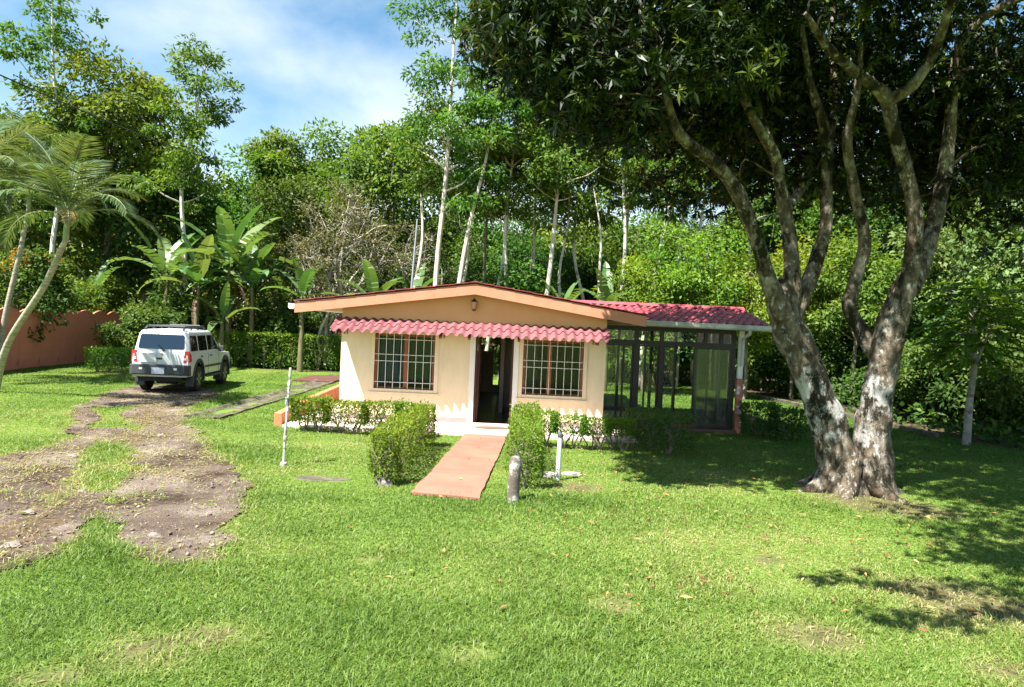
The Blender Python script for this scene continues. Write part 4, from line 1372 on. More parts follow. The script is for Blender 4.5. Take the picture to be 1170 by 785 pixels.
# ------------------------------------------------------------------ car
def make_car(loc, rz):
    car = empty('car', loc, rz, 'white boxy off-road car with dark bumper parked on the driveway', 'car')
    # lower body: stations along y, contour (half width, z) from sill up to shoulder and across
    stat = []
    AX = (-1.32, 1.33)
    ys = [-2.20, -2.16, -2.0] + [AX[0] + 0.48 * math.cos(math.pi * (1 - k / 8)) for k in range(9)] + [-0.4, 0.0, 0.4] + [AX[1] + 0.48 * math.cos(math.pi * (1 - k / 8)) for k in range(9)] + [1.98, 2.1, 2.17, 2.2]
    mb = MB()
    for y in ys:
        zb = 0.46
        for a in AX:
            d = abs(y - a)
            if d < 0.48: zb = max(zb, 0.40 + math.sqrt(max(0.48 ** 2 - d * d, 0)) * 0.98)
        hood = y > 0.92
        zs = 1.10 if not hood else 1.10 - 0.10 * (y - 0.92) / 1.28
        wmid, wsh = 0.885, 0.855
        e = 0.0
        if y > 1.9: e = (y - 1.9) / 0.3 * 0.10
        if y < -2.1: e = (-2.1 - y) / 0.1 * 0.035
        wmid -= e; wsh -= e
        zt_ = zs + (0.03 if hood else 0.015)
        stat.append([(wmid - 0.06, zb), (wmid - 0.01, zb + 0.02), (wmid, max(0.78, zb + 0.03)), (wmid - 0.004, 0.92), (wsh, zs - 0.03), (wsh - 0.035, zs), (0.4, zt_), (0, zt_)])
    nc = len(stat[0])
    vs, fs = [], []
    for y, s_ in zip(ys, stat):
        row = [(w_, y, z) for w_, z in s_] + [(-w_, y, z) for w_, z in reversed(s_[:-1])]
        vs += row
    k = 2 * nc - 1
    for i in range(len(ys) - 1):
        for j in range(k - 1):
            fs.append((i * k + j, i * k + j + 1, (i + 1) * k + j + 1, (i + 1) * k + j))
    fs.append(tuple(range(k)))
    fs.append(tuple((len(ys) - 1) * k + j for j in range(k - 1, -1, -1)))
    mb.add(vs, fs)
    # cabin
    cab = [(-2.17, 0.85, 1.095), (-2.13, 0.82, 1.25), (-2.03, 0.735, 1.64), (-1.96, 0.70, 1.72), (-1.80, 0.655, 1.76)]
    ring = [  # y bottom rear ... each level: (y rear, y front, half width, z)
        (-2.175, 1.02, 0.855, 1.09), (-2.15, 0.88, 0.835, 1.20), (-2.055, 0.30, 0.755, 1.62), (-2.00, 0.18, 0.72, 1.70), (-1.90, 0.02, 0.66, 1.745), (-1.5, -0.4, 0.3, 1.765)]
    vs, fs = [], []
    for (yr, yf, hw, z) in ring:
        c = 0.09
        vs += [(-hw + c, yr, z), (hw - c, yr, z), (hw, yr + c, z), (hw, yf - c, z), (hw - c, yf, z), (-hw + c, yf, z), (-hw, yf - c, z), (-hw, yr + c, z)]
    for i in range(len(ring) - 1):
        for j in range(8):
            j2 = (j + 1) % 8
            fs.append((i * 8 + j, i * 8 + j2, (i + 1) * 8 + j2, (i + 1) * 8 + j))
    fs.append(tuple((len(ring) - 1) * 8 + j for j in range(8)))
    fs.append(tuple(range(7, -1, -1)))
    mb.add(vs, fs)
    mb.build('body', M['carwhite'], car, smooth=35, bevel=0.012)

    def sidew(z):   # half width of the cabin at z
        zz = [q_[3] for q_ in ring]; ww = [q_[2] for q_ in ring]
        return float(np.interp(z, zz, ww))

    def reary(z):
        return float(np.interp(z, [q_[3] for q_ in ring], [q_[0] for q_ in ring]))
    # rear glass
    poly = [(-0.66, 1.22), (0.66, 1.22), (0.70, 1.26), (0.665, 1.58), (0.63, 1.62), (-0.63, 1.62), (-0.665, 1.58), (-0.70, 1.26)]
    MB().prism([(x, reary(z) - 0.008, z) for x, z in poly], (0, 0.012, 0)).build('rear_window', M['carglass'], car)
    MB().prism([(x * 0.96, reary(z) - 0.001, z + (0.01 if z < 1.4 else -0.01)) for x, z in poly], (0, 0.009, 0)).build('window_seal', M['black'], car)
    for s_ in (-1, 1):
        for (ya, yb, yta, ytb) in ((-1.98, -1.36, -1.93, -1.38), (-1.28, -0.50, -1.28, -0.52), (-0.42, 0.62, -0.42, 0.20)):
            po = [(ya, 1.17), (yb, 1.17), (ytb, 1.60), (yta, 1.60)]
            MB().prism([(s_ * (sidew(z) + 0.004), y, z) for y, z in po], (s_ * 0.006, 0, 0)).build('side_window', M['carglass'], car)
        # black pillar band behind the panes
        po = [(-2.00, 1.16), (0.66, 1.16), (0.21, 1.61), (-1.95, 1.61)]
        MB().prism([(s_ * (sidew(z) + 0.0015), y, z) for y, z in po], (s_ * 0.002, 0, 0)).build('window_seal', M['carwhite'], car)
        # mirror
        mm = MB().box(s_ * 0.88, s_ * 1.07, 0.50, 0.60, 1.10, 1.27) if s_ > 0 else MB().box(-1.07, -0.88, 0.50, 0.60, 1.10, 1.27)
        mm.build('mirror', M['cardark'], car, bevel=0.02)
        # door handles and shut lines
        for y in (-0.60, 0.05 - 0.45 + 0.0):
            pass
        for y in (-1.16, -0.28):
            MB().box(s_ * 0.884 - 0.012, s_ * 0.884 + 0.012, y, y + 0.17, 0.985, 1.02).build('door_handle', M['cardark'], car)
        for y in (-0.46, 0.60):
            MB().box(s_ * 0.8825 - 0.003, s_ * 0.8825 + 0.003, y, y + 0.012, 0.50, 1.06).build('door_seam', M['black'], car)
        MB().box(s_ * 0.887 - 0.008, s_ * 0.887 + 0.008, -0.78, 0.82, 0.66, 0.73).build('side_trim', M['cardark'], car)
        # sill bar
        MB().tube([(s_ * 0.87, -0.72, 0.42), (s_ * 0.90, -0.6, 0.40), (s_ * 0.90, 0.7, 0.40), (s_ * 0.87, 0.80, 0.42)], 0.035, 8).build('side_step', M['cardark'], car, smooth=True)
        # arch flares
        for a in AX:
            fl = MB()
            nn = 14
            vs, fs = [], []
            for k_ in range(nn + 1):
                t = math.pi * (-0.08 + 1.16 * k_ / nn)
                for r_ in (0.465, 0.545):
                    for xo in (0.80, 0.905 if r_ < 0.5 else 0.895):
                        vs.append((s_ * xo, a + r_ * math.cos(t), 0.41 + r_ * math.sin(t)))
            for k_ in range(nn):
                b0, b1 = k_ * 4, k_ * 4 + 4
                fs += [(b0 + 1, b0 + 3, b1 + 3, b1 + 1), (b0, b0 + 1, b1 + 1, b1), (b0 + 2, b0 + 3, b1 + 3, b1 + 2)]
            fl.add(vs, fs)
            fl.build('wheel_arch', M['cardark'], car, smooth=True)
        # tail lamps
        MB().prism([(s_ * 0.70, -2.215, 0.86), (s_ * 0.872, -2.19, 0.86), (s_ * 0.868, -2.19, 1.18), (s_ * 0.74, -2.205, 1.18)], (0, 0.05, 0)).prism(
            [(s_ * 0.889, -2.19, 0.86), (s_ * 0.891, -2.00, 0.90), (s_ * 0.875, -2.02, 1.07), (s_ * 0.868, -2.19, 1.17)], (-s_ * 0.03, 0, 0)).build('tail_light', M['taillight'], car)
        MB().prism([(s_ * 0.725, -2.219, 0.93), (s_ * 0.80, -2.21, 0.93), (s_ * 0.80, -2.21, 1.0), (s_ * 0.73, -2.217, 1.0)], (0, 0.01, 0)).build('reverse_light', M['lampclear'], car)
        # front lamps
        MB().box(s_ * 0.72 - 0.13, s_ * 0.72 + 0.06, 2.15, 2.21, 0.74, 0.94).build('headlight', M['lampclear'], car, bevel=0.01)
        # mud flaps
        for a in AX:
            MB().box(s_ * 0.76 - 0.14, s_ * 0.76 + 0.13, a - 0.47, a - 0.455, 0.18, 0.56).build('mud_flap', M['cardark'], car)
        # wheels
        for a in AX:
            xo = s_ * 0.76
            wh = MB().lathe([(0.20, -0.125), (0.33, -0.125), (0.365, -0.09), (0.372, -0.03), (0.372, 0.03), (0.365, 0.09), (0.33, 0.125), (0.20, 0.125)], 28, (0, 0, 0), 'x').build('wheel', M['black'], car, smooth=True)
            wh.location = (xo, a, 0.372)
            rm = MB().lathe([(0.03, s_ * 0.085), (0.20, s_ * 0.075), (0.215, s_ * 0.118), (0.228, s_ * 0.127), (0.225, s_ * 0.02)], 24, (0, 0, 0), 'x')
            for k_ in range(6):
                t = k_ * math.pi / 3
                rm.bar((s_ * 0.105, 0.05 * math.cos(t), 0.05 * math.sin(t)), (s_ * 0.105, 0.21 * math.cos(t), 0.21 * math.sin(t)), 0.06, 0.05, up=(1, 0, 0))
            rm.build('rim', M['rim'], wh)
    # bumpers
    bpv = MB()
    bpv.prism([(-0.90, -2.05, 0.49), (-0.90, -2.26, 0.51), (-0.78, -2.36, 0.52), (0.78, -2.36, 0.52), (0.90, -2.26, 0.51), (0.90, -2.05, 0.49)], (0, 0, 0.29))
    bpo = bpv.build('rear_bumper', M['cardark'], car, bevel=0.03)
    for s_ in (-1, 1):
        MB().box(s_ * 0.52 - 0.05, s_ * 0.52 + 0.05, -2.366, -2.35, 0.66, 0.72).build('bumper_lamp', M['lampclear'], bpo)
    npl = MB().box(-0.19, 0.19, -2.374, -2.362, 0.55, 0.72).build('number_plate', M['plate'], bpo)
    nk = MB()
    for i, x in enumerate((-0.13, -0.085, -0.04, 0.03, 0.075, 0.12)):
        nk.box(x - 0.015, x + 0.015, -2.378, -2.375, 0.60, 0.665)
    MB().prism([(-0.9, 2.1, 0.45), (-0.80, 2.30, 0.46), (0.80, 2.30, 0.46), (0.9, 2.1, 0.45)], (0, 0, 0.28)).build('front_bumper', M['cardark'], car, bevel=0.03)
    # under-body
    MB().box(-0.62, 0.62, -2.1, 2.05, 0.33, 0.52).build('chassis', M['black'], car)
    MB().tube([(-0.7, -1.32, 0.37), (0.7, -1.32, 0.37)], 0.06, 8).build('axle', M['black'], car)
    MB().lathe([(0.16, -0.30), (0.165, 0.3)], 16, (0.1, -1.85, 0.40), 'x').build('exhaust_box', M['black'], car, smooth=True)
    # hatch details
    hd = MB().box(-0.16, 0.05, -2.215, -2.20, 0.93, 0.985)
    hd.build('hatch_handle', M['cardark'], car, bevel=0.008)
    MB().box(0.06, 0.11, -2.21, -2.17, 1.16, 1.21).bar((0.08, -2.195, 1.19), (-0.10, -2.175, 1.34), 0.018).build('rear_wiper', M['black'], car)
    MB().lathe([(0.035, -2.203), (0.032, -2.212)], 14, (0.04, 0, 1.08), 'y').build('badge', M['rim'], car)
    bmp = []
    # hatch bulge for the first aid box, lower left
    MB().prism([(-0.60, -2.199, 0.84), (-0.10, -2.199, 0.84), (-0.13, -2.199, 1.12), (-0.56, -2.199, 1.10)], (0, -0.03, 0)).build('hatch_panel', M['carwhite'], car, bevel=0.02)
    # roof rack
    rk = MB()
    for s_ in (-1, 1):
        rk.tube([(s_ * 0.58, -1.96, 1.75), (s_ * 0.58, -1.80, 1.84), (s_ * 0.58, -0.2, 1.85), (s_ * 0.57, 0.0, 1.76)], 0.028, 8)
        for y in (-1.3, -0.7):
            rk.tube([(s_ * 0.58, y, 1.74), (s_ * 0.58, y, 1.84)], 0.024, 8)
    for y in (-1.75, -1.25, -0.75):
        rk.tube([(-0.58, y, 1.845), (0.58, y, 1.845)], 0.020, 8)
    rk.build('roof_rack', M['cardark'], car, smooth=True)
    # air dam on the rack front
    MB().prism([(-0.5, -0.12, 1.775), (0.5, -0.12, 1.775), (0.5, -0.30, 1.87), (-0.5, -0.30, 1.87)], (0, 0.02, 0.02)).build('roof_fairing', M['cardark'], car)
    return car


cp = gp(187, 446)
ch = R(6.5)
car_ = make_car((cp.x - math.sin(ch) * 1.5 + 0.22, cp.y + math.cos(ch) * 1.30, 0.0), ch)
car_.scale = (0.89, 0.97, 1.03)

# ------------------------------------------------------------------ hedges and garden shrubs
rng = random.Random(3)


def box_hedge(name, label, cat, loc, rz, lx, ly, h, nleaf, lf, m, seed, stems, zlow=0.12, group=None, bare_low=0.5):
    """clipped hedge: leafy shell with ragged top on stems"""
    g = np.random.default_rng(seed)
    root = empty(name, loc, rz, label, cat, group)
    # points in box biased to the surface
    n = nleaf
    u = g.uniform(-1, 1, (n, 3))
    ax = g.integers(0, 3, n)
    push = g.random(n) < 0.72
    sgn = np.sign(g.uniform(-1, 1, n))
    for a in range(3):
        s_ = push & (ax == a)
        u[s_, a] = sgn[s_] * (1 - 0.16 * g.random(s_.sum()))
    # round the corners and roughen
    r = np.maximum(np.linalg.norm(u[:, :2], axis=1) / 1.25, 1)
    P = np.stack([u[:, 0] / r * lx / 2, u[:, 1] / r * ly / 2, zlow + (u[:, 2] + 1) / 2 * (h - zlow)], 1)
    nz = wave_noise(P[:, 0] + loc[0], P[:, 1] + P[:, 2] * 0.7 + loc[1], 5.0, seed % 5)
    P[:, 2] += 0.05 * nz * (P[:, 2] / h)
    P[:, 0] += 0.05 * wave_noise(P[:, 1] + loc[0], P[:, 2], 6.0, 1)
    P[:, 1] += 0.04 * wave_noise(P[:, 0] + loc[1], P[:, 2], 6.0, 2)
    gap = wave_noise(P[:, 0] * 1.3 + P[:, 1] + loc[0] * 3, P[:, 2] * 1.6 + P[:, 1], 6.5, 3)
    keep = (g.random(n) < np.clip(0.25 + (P[:, 2] / h - 0.12) / max(bare_low, 0.05), 0, 1)) & (gap > -0.75 + 0.35 * g.random(n))
    P = P[keep]; u = u[keep]
    k = len(P)
    sh = g.random(k) < 0.06
    P[sh] += u[sh] * g.uniform(0.02, 0.09, (sh.sum(), 1)) * np.array([0.6, 0.6, 1.0])
    out = u.copy(); out[:, 2] = out[:, 2] * 0.8
    D = unit(out * 0.7 + g.normal(size=(k, 3)) * 0.7 + np.array([0, 0, 0.25]))
    Nn = unit(out * 0.6 + g.normal(size=(k, 3)) * 0.6 + np.array([0, 0, 0.6]))
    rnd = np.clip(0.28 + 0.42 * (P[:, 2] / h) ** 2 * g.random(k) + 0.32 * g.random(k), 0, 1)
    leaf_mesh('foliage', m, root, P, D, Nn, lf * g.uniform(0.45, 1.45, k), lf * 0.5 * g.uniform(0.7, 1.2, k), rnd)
    rg = random.Random(seed)
    for (sx_, sy_) in stems:
        mb = MB()
        base = Vector((sx_, sy_, -0.05))
        for q in range(rg.randint(3, 4)):
            tip = Vector((sx_ + rg.uniform(-0.28, 0.28), sy_ + rg.uniform(-0.12, 0.12), h * rg.uniform(0.6, 0.9)))
            pts, rad = smooth_path([base, base.lerp(tip, 0.35) + Vector((rg.uniform(-.06, .06), 0, 0)), tip], [0.022, 0.015, 0.006], 3)
            mb.tube(pts, rad, 6)
            for e in range(3):
                a = base.lerp(tip, rg.uniform(0.4, 0.8))
                mb.tube([a, a + Vector((rg.uniform(-.2, .2), rg.uniform(-.14, .14), rg.uniform(.05, .22)))], [0.008, 0.004], 5)
        mb.build('stem', M['bark'], root, smooth=True)
    return root


hl = M['hedgeleaf']
# hedges each side of the path
a, b = gp(446, 551), gp(487, 510)
cx, cyy = (a.x + b.x) / 2 - 0.08, (a.y + b.y) / 2
box_hedge('path_hedge', 'thick clipped green hedge along the left edge of the salmon path', 'hedge', (cx, cyy, 0), math.atan2(-(b.x - a.x), b.y - a.y), 0.42, 3.6, 0.76, 11000, 0.05, hl, 21,
          [(0, y) for y in (-1.7, -1.2, -0.7, -0.1, 0.5, 1.1, 1.6)], bare_low=0.18, zlow=0.06)
box_hedge('path_hedge', 'thick clipped green hedge along the right edge of the salmon path', 'hedge', (0.30, 11.85, 0), R(-1), 0.48, 4.1, 0.80, 11000, 0.05, hl, 22,
          [(0, y) for y in (-1.9, -1.3, -0.7, -0.1, 0.5, 1.1, 1.7)], bare_low=0.25, zlow=0.05)
# clipped shrubs with bare stems before the left window
for k, (x, y, w_, h_, nl, lab) in enumerate(((-4.08, 14.25, 0.72, 0.66, 1700, 'dense clipped shrub at the far left end of the row before the left window'),
                                             (-3.30, 14.2, 0.85, 0.62, 1300, 'sparse clipped shrub with bare stems, second in the row before the left window'),
                                             (-2.58, 14.15, 0.80, 0.66, 1300, 'sparse clipped shrub with bare stems, third in the row before the left window'),
                                             (-1.98, 14.1, 0.60, 0.64, 1000, 'clipped shrub at the right end of the row, touching the left path hedge'))):
    box_hedge('clipped_shrub', lab, 'shrub', (x, y, 0), R(-2), w_, 0.42, h_, int(nl * 2.4), 0.055, hl, 30 + k, [(-0.12, 0), (0.15, 0)], zlow=0.2, group='clipped shrubs along the house front', bare_low=0.75)
for k, (x, y, w_, h_, nl, lab) in enumerate(((0.62, 13.6, 0.62, 0.66, 900, 'thin clipped shrub left of the others before the right window'),
                                             (1.18, 13.55, 0.68, 0.62, 750, 'sparse leggy shrub in the middle before the right window'),
                                             (1.68, 13.5, 0.55, 0.60, 700, 'sparse leggy shrub before the right edge of the right window'),
                                             (2.16, 13.55, 0.55, 0.58, 900, 'small leafy shrub on the slab corner before the porch'))):
    box_hedge('clipped_shrub', lab, 'shrub', (x, y, 0), R(-2), w_, 0.36, h_, int(nl * 2.0), 0.055, hl, 40 + k, [(-0.08, 0), (0.12, 0)], zlow=0.3, group='clipped shrubs along the house front', bare_low=0.8)
dk = M['darkleaf']
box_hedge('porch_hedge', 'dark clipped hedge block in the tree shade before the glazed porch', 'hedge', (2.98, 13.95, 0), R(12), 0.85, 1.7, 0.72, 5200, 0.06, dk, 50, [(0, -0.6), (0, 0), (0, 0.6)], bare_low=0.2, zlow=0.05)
box_hedge('round_shrub', 'dark round shrub just right of the porch post', 'shrub', (5.95, 16.6, 0), 0, 0.8, 0.7, 0.72, 2200, 0.08, dk, 51, [(0, 0)], bare_low=0.2, zlow=0.03, group='shrubs by the porch post')
box_hedge('round_shrub', 'second dark round shrub standing clear on the lawn right of the porch', 'shrub', (6.45, 16.1, 0), 0, 0.62, 0.6, 0.66, 1700, 0.08, dk, 52, [(0, 0)], bare_low=0.3, zlow=0.05, group='shrubs by the porch post')
# long clipped hedge behind the car, small one left of it
a, b = gp(246, 418), gp(392, 424)
box_hedge('lawn_hedge', 'long clipped green hedge at the back of the lawn behind the white car', 'hedge', ((a.x + b.x) / 2, (a.y + b.y) / 2, 0), math.atan2(b.y - a.y, b.x - a.x), 5.6, 1.2, 1.55, 11000, 0.11, hl, 60,
          [(x, 0) for x in np.arange(-2.5, 2.6, 0.6)], bare_low=0.3, zlow=0.1)
q = gp(124, 425)
box_hedge('lawn_hedge', 'small clipped hedge between the terracotta wall and the car', 'hedge', (q.x, q.y, 0), R(4), 1.35, 0.8, 0.85, 3200, 0.08, hl, 61, [(-0.4, 0), (0, 0), (0.4, 0)], bare_low=0.5, zlow=0.2)


# ------------------------------------------------------------------ trees
def limb(mb, rg, a, b, r0, r1, bend=0.12, seg=6, n=5, sag=0.0):
    a, b = Vector(a), Vector(b)
    ln_ = (b - a).length
    pts = []
    for i in range(n):
        t = i / (n - 1)
        p = a.lerp(b, t)
        p.z += sag * ln_ * math.sin(math.pi * t)
        if 0 < i < n - 1:
            p += Vector((rg.uniform(-1, 1), rg.uniform(-1, 1), rg.uniform(-1, 1))) * ln_ * bend * 0.5
        pts.append(p)
    P, rr = smooth_path(pts, [r0 + (r1 - r0) * i / (n - 1) for i in range(n)], 3)
    mb.tube(P, rr, seg, cap=False)
    return P


def broad_tree(name, label, cat, loc, h, rx, rz_, zc, m, bark, seed, trunk_r=0.2, nclump=34, per=240, leaf=0.24, cr=None, lean=(0, 0), group=None, droop=0.25, hollow=0.35, rz=0.0, aspect=0.5, flat=0.75):
    """tree with a crown of leaf clumps on limbs; crown centre zc, radii rx (horizontal), rz_ (vertical)"""
    rg = random.Random(seed)
    g = np.random.default_rng(seed)
    root = empty(name, loc, rz, label, cat, group)
    mb = MB()
    c = Vector((lean[0], lean[1], zc))
    fork = Vector((lean[0] * 0.6, lean[1] * 0.6, max(0.25 * h, zc - rz_ * 0.9)))
    pts, rad = smooth_path([(0, 0, -0.2), (lean[0] * 0.1 + rg.uniform(-.1, .1), lean[1] * 0.1, fork.z * 0.4), fork, c, (c.x + rg.uniform(-.3, .3), c.y, zc + rz_ * 0.7)],
                           [trunk_r * 1.25, trunk_r, trunk_r * 0.8, trunk_r * 0.5, trunk_r * 0.15], 4)
    mb.tube(pts, rad, 8, cap=False)
    cr = cr or rx * 0.42
    cen, rad_ = [], []
    for i in range(nclump):
        d = Vector((rg.gauss(0, 1), rg.gauss(0, 1), rg.gauss(0.15, 0.9)))
        d.normalize()
        t = hollow + (1 - hollow) * rg.random() ** 0.6
        lump = 1 + 0.25 * mnoise.noise(d * 1.6 + Vector((seed, 0, 0)))
        p = c + Vector((d.x * rx * t, d.y * rx * t, d.z * rz_ * t)) * lump
        cen.append(p)
        rad_.append(cr * rg.uniform(0.6, 1.25))
        if i % 2 == 0 or nclump < 26:
            k = rg.randrange(len(pts) // 2, len(pts) - 1)
            limb(mb, rg, pts[k], p, max(0.02, trunk_r * 0.28), 0.012, 0.16, 5, 4, 0.05)
    mb.build('trunk', bark, root, smooth=True)
    arr = clump_leaves(g, [tuple(p) for p in cen], rad_, per, leaf, leaf * aspect, tuple(c), flat, droop)
    leaf_mesh('crown', m, root, *arr)
    return root


def slender_tree(name, label, loc, top, m, bark, seed, r0=0.13, tufts=16, z0=0.45, spread=2.0, per=150, leaf=0.22, group=None, wig=0.3, tr=0.8, aspect=0.42, mid=None):
    """tall thin pale trunk with open tufts of foliage on short limbs; top = offset of the trunk tip"""
    rg = random.Random(seed)
    g = np.random.default_rng(seed)
    root = empty(name, loc, 0, label, 'tree', group)
    top = Vector(top)
    ctrl = [Vector((0, 0, -0.2))]
    for t in (0.25, 0.5, 0.75):
        p = top * t + Vector((rg.uniform(-wig, wig), rg.uniform(-wig, wig), 0))
        ctrl.append(p)
    if mid is not None:
        ctrl[1] = Vector(mid[0]); ctrl[2] = Vector(mid[1]) if len(mid) > 1 else ctrl[2]
    ctrl.append(top)
    P, rr = smooth_path(ctrl, [r0 * 1.15, r0 * 0.92, r0 * 0.75, r0 * 0.5, r0 * 0.18], 5)
    mb = MB()
    mb.tube(P, [q * 0.82 for q in rr], 8, cap=False)
    cen, rad_ = [], []
    for i in range(tufts):
        t = z0 + (1 - z0) * (i + rg.random()) / tufts
        k = min(int(t * (len(P) - 1)), len(P) - 1)
        a = rg.uniform(0, 6.283)
        ln_ = spread * rg.uniform(0.35, 1.0) * (1.0 - 0.5 * max(0, t - 0.7) / 0.3)
        e = P[k] + Vector((math.cos(a) * ln_, math.sin(a) * ln_, ln_ * rg.uniform(0.1, 0.7)))
        limb(mb, rg, P[k], e, max(0.018, rr[k] * 0.45), 0.01, 0.12, 5, 4)
        for q in range(3):
            f = e + Vector((rg.gauss(0, 1), rg.gauss(0, 1), rg.gauss(0, 0.6))) * tr * 0.55 - (e - P[k]) * 0.15 * q
            cen.append(tuple(f))
            rad_.append(tr * rg.uniform(0.45, 0.85))
    if tufts:
        mb.build('trunk', bark, root, smooth=True)
        arr = clump_leaves(g, cen, rad_, per // 2 + 1, leaf, leaf * aspect, tuple(top * 0.8), 0.55, 0.35)
        leaf_mesh('crown', m, root, *arr)
    else:
        mb.build('trunk', bark, root, smooth=True)
    return root


def dry_tree(label, loc, rx, rz_, zc, seed, per=60):
    rg = random.Random(seed)
    g = np.random.default_rng(seed)
    root = empty('dry_tree', loc, 0, label, 'tree', 'trees behind the house')
    mb = MB()
    tips = []
    for i in range(11):
        d = Vector((rg.gauss(0, 1), rg.gauss(0, 1), abs(rg.gauss(0, 0.8)))).normalized()
        e = Vector((0, 0, zc)) + Vector((d.x * rx, d.y * rx, d.z * rz_ - rz_ * 0.25)) * rg.uniform(0.75, 1.05)
        P = limb(mb, rg, (rg.uniform(-.3, .3), rg.uniform(-.3, .3), 0.2), e, 0.09, 0.025, 0.14, 5, 6, 0.05)
        for q in range(11):
            a = P[rg.randrange(len(P) // 3, len(P))]
            e2 = a + Vector((rg.gauss(0, 1), rg.gauss(0, 1), rg.gauss(0.2, 0.8))) * rx * 0.26
            P2 = limb(mb, rg, a, e2, 0.024, 0.010, 0.2, 3, 4)
            for w_ in range(6):
                a2 = P2[rg.randrange(2, len(P2))]
                e3 = a2 + Vector((rg.gauss(0, 1), rg.gauss(0, 1), rg.gauss(0.1, 0.8))) * rx * 0.14
                mb.tube([a2, a2.lerp(e3, 0.5) + Vector((rg.uniform(-.08, .08), 0, rg.uniform(-.08, .08))), e3], [0.012, 0.009, 0.006], 3, cap=False)
                tips.append(tuple(e3))
    mb.build('trunk', M['twig'], root)
    rad_ = [0.42] * len(tips)
    tips_sel = [t for i, t in enumerate(tips) if i % 2 == 0]
    arr = clump_leaves(g, tips_sel, rad_[:len(tips_sel)], per // 3, 0.15, 0.07, (0, 0, zc), 0.7, 0.1)
    leaf_mesh('crown', M['dryleaf'], root, *arr)
    return root


def at(px, Y, py_top=None):
    """foot of a tree seen in column px at distance Y; with py_top also its height"""
    q = pt(px, 440, Y)
    if py_top is None: return (q.x, Y, 0)
    return (q.x, Y, 0), pt(px, py_top, Y).z


BG = 'trees behind the house'
fl, dl_, ll, pl_ = M['forestleaf'], M['darkleaf'], M['limeleaf'], M['paleleaf']
pb, bb = M['palebark'], M['bark']

# --- upper left
loc, h = at(60, 35, -30)
slender_tree('slender_tree', 'tall slender pale trunked tree rising highest at the left edge', loc, (-0.6, 0, h), fl, pb, 101, 0.16, 20, 0.35, 2.6, 190, 0.26, BG, 0.3, 1.0)
loc, h = at(118, 38, 62)
broad_tree('broad_tree', 'big dense broadleaf tree standing behind the palms and the terracotta wall', 'tree', loc, h, 4.5, 5.2, h - 5.0, fl, bb, 102, 0.2, 76, 260, 0.30, 1.4, group=BG, hollow=0.3)
loc, h = at(205, 33, 52)
slender_tree('airy_tree', 'airy tree with open crown and crooked pale trunk above the banana clump', loc, (0.9, 0, h), fl, pb, 103, 0.14, 17, 0.45, 2.1, 200, 0.24, BG, 0.4, 0.95, mid=[(0.1, 0, h * 0.3), (-0.2, 0, h * 0.55)])
loc, h = at(30, 38, 120)
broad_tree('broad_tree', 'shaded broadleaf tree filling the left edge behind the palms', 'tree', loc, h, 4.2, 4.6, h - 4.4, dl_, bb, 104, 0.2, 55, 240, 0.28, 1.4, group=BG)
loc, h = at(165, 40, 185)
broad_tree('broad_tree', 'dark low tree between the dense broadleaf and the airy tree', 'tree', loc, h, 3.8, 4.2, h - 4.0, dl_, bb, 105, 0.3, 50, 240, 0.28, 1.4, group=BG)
# --- round canopies left of the gap
loc, h = at(318, 44, 158)
T1 = broad_tree('round_tree', 'round topped forest tree whose knob crown stands against the sky', 'tree', loc, h, 2.6, 2.6, h - 2.6, fl, bb, 106, 0.22, 34, 260, 0.27, 1.1, group=BG)
loc, h = at(285, 42, 188)
broad_tree('round_tree', 'rounded forest tree just left of the knob crowned one', 'tree', loc, h, 4.0, 4.8, h - 4.4, fl, bb, 107, 0.28, 52, 250, 0.28, 1.4, group=BG)
loc, h = at(372, 46, 160)
T2 = broad_tree('round_tree', 'rounded forest tree above the dry grey tree', 'tree', loc, h, 4.4, 5.0, h - 4.6, fl, bb, 108, 0.28, 56, 250, 0.30, 1.5, group=BG)
loc, h = at(440, 41, 122)
broad_tree('round_tree', 'tall bright green rounded tree just left of the straight pale trunk', 'tree', loc, h, 3.6, 4.6, h - 4.4, fl, bb, 109, 0.28, 52, 250, 0.28, 1.3, group=BG)
loc, h = at(345, 38, 215)
broad_tree('round_tree', 'low rounded tree behind the banana clump and left of the dry grey tree', 'tree', loc, h, 3.0, 3.8, h - 3.4, dl_, bb, 110, 0.25, 42, 240, 0.26, 1.2, group=BG)
# --- dry tree
dry_tree('dry twiggy grey brown tree behind the left slope of the roof', at(378, 32), 2.9, 4.2, 5.9, 111, per=70)
dry_tree('smaller dry twiggy tree just left of the straight pale trunk', at(455, 35), 1.9, 2.6, 5.6, 112, per=50)
# --- tall pale trunks behind the house
loc, h = at(493, 30, -45)
slender_tree('slender_tree', 'tallest straight pale trunked tree behind the house ridge with feathery tufts', loc, (0.45, 0, h), fl, pb, 113, 0.155, 24, 0.40, 2.6, 200, 0.22, BG, 0.12, 0.95)
loc, h = at(508, 29, 92)
slender_tree('slender_tree', 'leaning pale trunked tree crossing right behind the house ridge', loc, (1.75, 0, h), fl, pb, 114, 0.14, 9, 0.78, 1.5, 190, 0.22, BG, 0.1, 0.85, mid=[(0.35, 0, h * 0.27), (0.75, 0, h * 0.52)])
loc, h = at(571, 30.5, 85)
slender_tree('slender_tree', 'straight thin pale tree right of the leaning trunk', loc, (0.1, 0, h), fl, pb, 115, 0.125, 15, 0.68, 2.0, 190, 0.22, BG, 0.15, 0.9)
loc, h = at(541, 33, 130)
slender_tree('slender_tree', 'thin dark trunked tree between the leaning and the straight pale ones', loc, (0.3, 0, h), dl_, bb, 116, 0.11, 14, 0.66, 2.0, 190, 0.24, BG, 0.3, 1.0)
loc, h = at(618, 30, 140)
